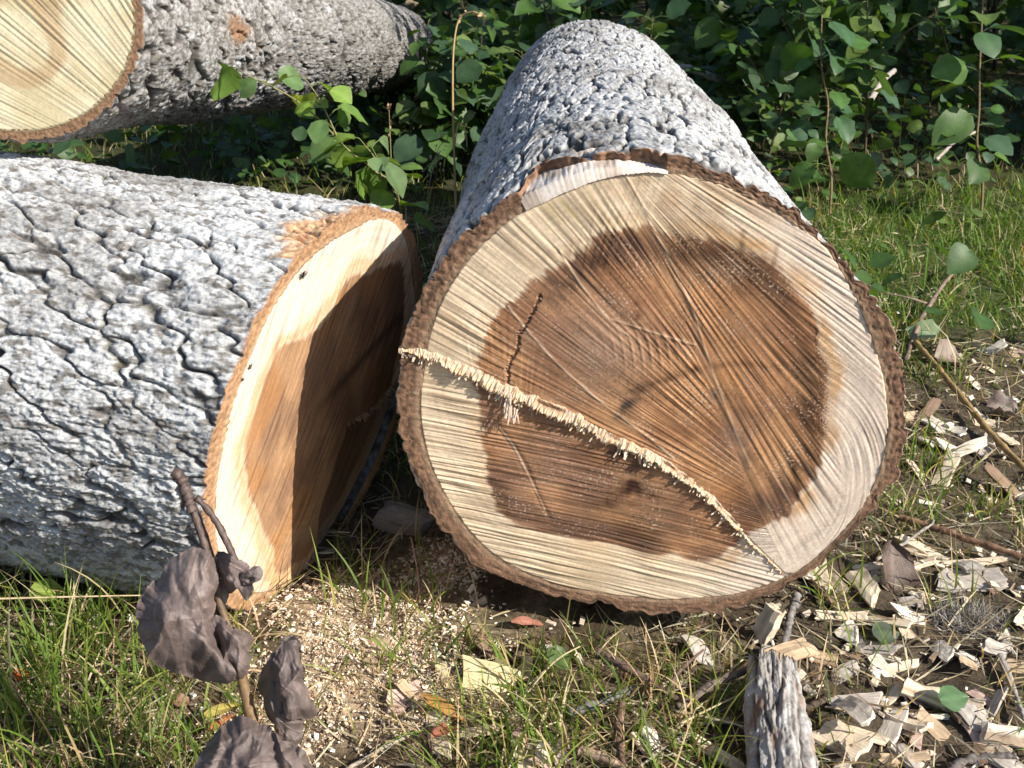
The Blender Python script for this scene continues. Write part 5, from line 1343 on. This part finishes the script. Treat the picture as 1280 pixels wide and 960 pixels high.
# small plants close to the ground and the deep undergrowth, beyond counting
mb = MB()
n = 11000; x = rt_.uniform(-2.2, 3.2, n); y = rt_.uniform(2.0, 6.5, n)
px, py = proj(np.stack([x, y, 0 * x], -1)); lw = zones(x, y)[5]
k = ~in_logs(x, y, 0.03) & ~((x < -0.12) & (y < 3.5) & (rt_.rand(n) < 0.85)) & (rt_.rand(n) < np.clip((0.55 + perlin(x * 2.5, y * 2.5, 860)) * (1 - 0.94 * lw) * ss(1.7, 2.6, y + 0.8 * (x < 0)), 0.0, 1)); x = x[k]; y = y[k]; n = len(x)
z = gz(x, y) + rt_.gamma(2, 0.05, n)
az = rt_.uniform(0, 6.28, n); tip = np.stack([np.cos(az), np.sin(az), rt_.normal(-0.2, 0.4, n)], -1)
v, q, cc = leaves(np.stack([x, y, z], -1), tip, nrm(rt_.normal(0, 0.35, (n, 3)) + A([0.2, -0.1, 1])), rt_.uniform(0.025, 0.07, n), leaf_cols(n, rt_) * 0.9, 5, ncol=3)
mb.add(v, q, None, cc)
tag(mb.build('ground_cover', M_LEAF), 'low leafy weeds on the shaded ground behind the logs', 'ground cover', None, 'stuff')
mb = MB()
n = 17000; x = rt_.uniform(-7, 8, n); y = rt_.uniform(5.6, 11.5, n); top = 0.6 + (y - 5.6) * 0.42 + 0.5 * perlin(x * 0.9, y * 0.9, 861)
z = np.clip(top, 0.2, 4) * rt_.rand(n) ** 0.7
az = rt_.uniform(0, 6.28, n); tip = np.stack([np.cos(az), np.sin(az), rt_.normal(-0.3, 0.4, n)], -1)
v, q, cc = leaves(np.stack([x, y, z], -1), tip, nrm(rt_.normal(0, 0.4, (n, 3)) + A([0.2, -0.2, 1])), rt_.uniform(0.08, 0.15, n), leaf_cols(n, rt_) * 0.8, 6, ncol=3)
mb.add(v, q, None, cc)
for i in range(160):
    x_, y_ = rt_.uniform(-7, 8), rt_.uniform(5.8, 11.5); b = A([x_, y_, 0.0]); h_ = rt_.uniform(0.6, 2.4)
    V, Q, T_ = tube(spline([b, b + A([rt_.normal(0, .1), rt_.normal(0, .1), h_ * .5]), b + A([rt_.normal(0, .3), rt_.normal(0, .3), h_])], 8), np.linspace(0.012, 0.004, 8), 5); mb.add(V, Q, None, (0.08, 0.06, 0.045))
tag(mb.build('undergrowth', M_LEAF), 'dark leafy undergrowth closing off the view behind the shrubs', 'undergrowth', None, 'stuff')

# felled pieces lying far back
def far_piece(p0, p1, r, col, label, seed, name='fallen_branch'):
    P = spline([p0, (A(p0) + A(p1)) / 2 + A([0, 0, 0.02]), p1], 30)
    V, Q, T_ = tube(P, r * np.linspace(1, 0.75, 30), 12, True, 0.08, seed)
    tag(mesh_obj(name, V, Q, T_, M_TWIG, None, A(col) * np.random.RandomState(seed).uniform(0.7, 1.2, (len(V), 1)), origin=P.mean(0)), label, 'branch')
far_piece(at(455, 6, 6.6), at(520, 10, 6.3), 0.045, (0.50, 0.40, 0.26), 'pale peeled branch lying in the weeds beyond the back log', 1)
far_piece(at(640, 16, 6.2), at(712, 20, 5.9), 0.05, (0.52, 0.46, 0.38), 'pale broken branch lying beyond the far end of the splintered log', 2)
far_piece(at(662, 30, 5.0), at(716, -20, 5.2), 0.02, (0.08, 0.06, 0.045), 'dark bent branch over the far end of the splintered log', 3)
far_piece(at(820, 85, 4.4), at(900, 100, 4.2), 0.018, (0.32, 0.29, 0.26), 'grey dead branch under the shrubs right of the splintered log', 4)
far_piece(at(1085, 130, 3.9), at(1118, 88, 4.0), 0.012, (0.40, 0.36, 0.33), 'grey forked stick between the two saplings', 5)
far_piece(at(1170, 200, 3.6), at(1220, 165, 3.7), 0.006, (0.40, 0.34, 0.30), 'thin bleached stick beside the right sapling', 6)

# ------------------------------------------------------------------ trees to the right that shade the thicket
def tree(base, h, cr, cc_, label, seed, nleaf):
    r = np.random.RandomState(seed); b = A(base, float); cc_ = A(cc_, float)
    rt = thing('aspen_tree', label, 'tree', b)
    m = MB(); P = spline([b, b + (cc_ - b) * 0.4 + A([0.1, 0, 0]), cc_, cc_ + A([0, 0, cr[2] * 0.8])], 30)
    V, Q, T_ = tube(P, np.linspace(0.11, 0.02, 30), 12, True, 0.05, seed); m.add(V, Q, T_, (0.30, 0.29, 0.26))
    L_ = []
    for i in range(26):
        o_ = P[r.randint(12, 29)]; d_ = nrm(r.normal(0, 1, 3) + A([0, 0, 0.4])); e_ = cc_ + d_ * A(cr) * r.uniform(0.6, 0.95)
        S = spline([o_, (o_ + e_) / 2 + A([0, 0, 0.15]), e_], 12); V, Q, T_ = tube(S, np.linspace(0.03, 0.006, 12), 6, True, 0.05, i); m.add(V, Q, T_, (0.22, 0.20, 0.17)); L_.append(S)
    m.build('trunk', M_TWIG, rt)
    S = np.concatenate([s_[4:] for s_ in L_]); i = r.randint(0, len(S), nleaf)
    E = S[i] + r.normal(0, 0.24, (nleaf, 3)); tip = r.normal(0, 1, (nleaf, 3)) + A([0, 0, -0.6])
    v, q, c = leaves(E, tip, r.normal(0, 0.5, (nleaf, 3)) + A([0, 0, 1.0]), r.uniform(0.07, 0.12, nleaf), leaf_cols(nleaf, r), seed, ncol=3)
    mesh_obj('crown', v, q, None, M_LEAF, rt, c)
for (tx_, ty_, tz_), dist, cr, sd, lab in [((1.9, 5.3, 0.4), 7.5, (2.0, 1.7, 1.6), 61, 'leafy aspen tree right of the lawn whose shade falls on the thicket'),
                                     ((-0.9, 5.8, 0.5), 8.5, (2.1, 1.7, 1.7), 62, 'taller aspen tree whose shade falls on the undergrowth beyond the back log')]:
    ctr = A([tx_, ty_, tz_]) + SUN * dist
    tree((ctr[0], ctr[1] + 0.2, 0), ctr[2], cr, ctr, lab, sd, 2500)
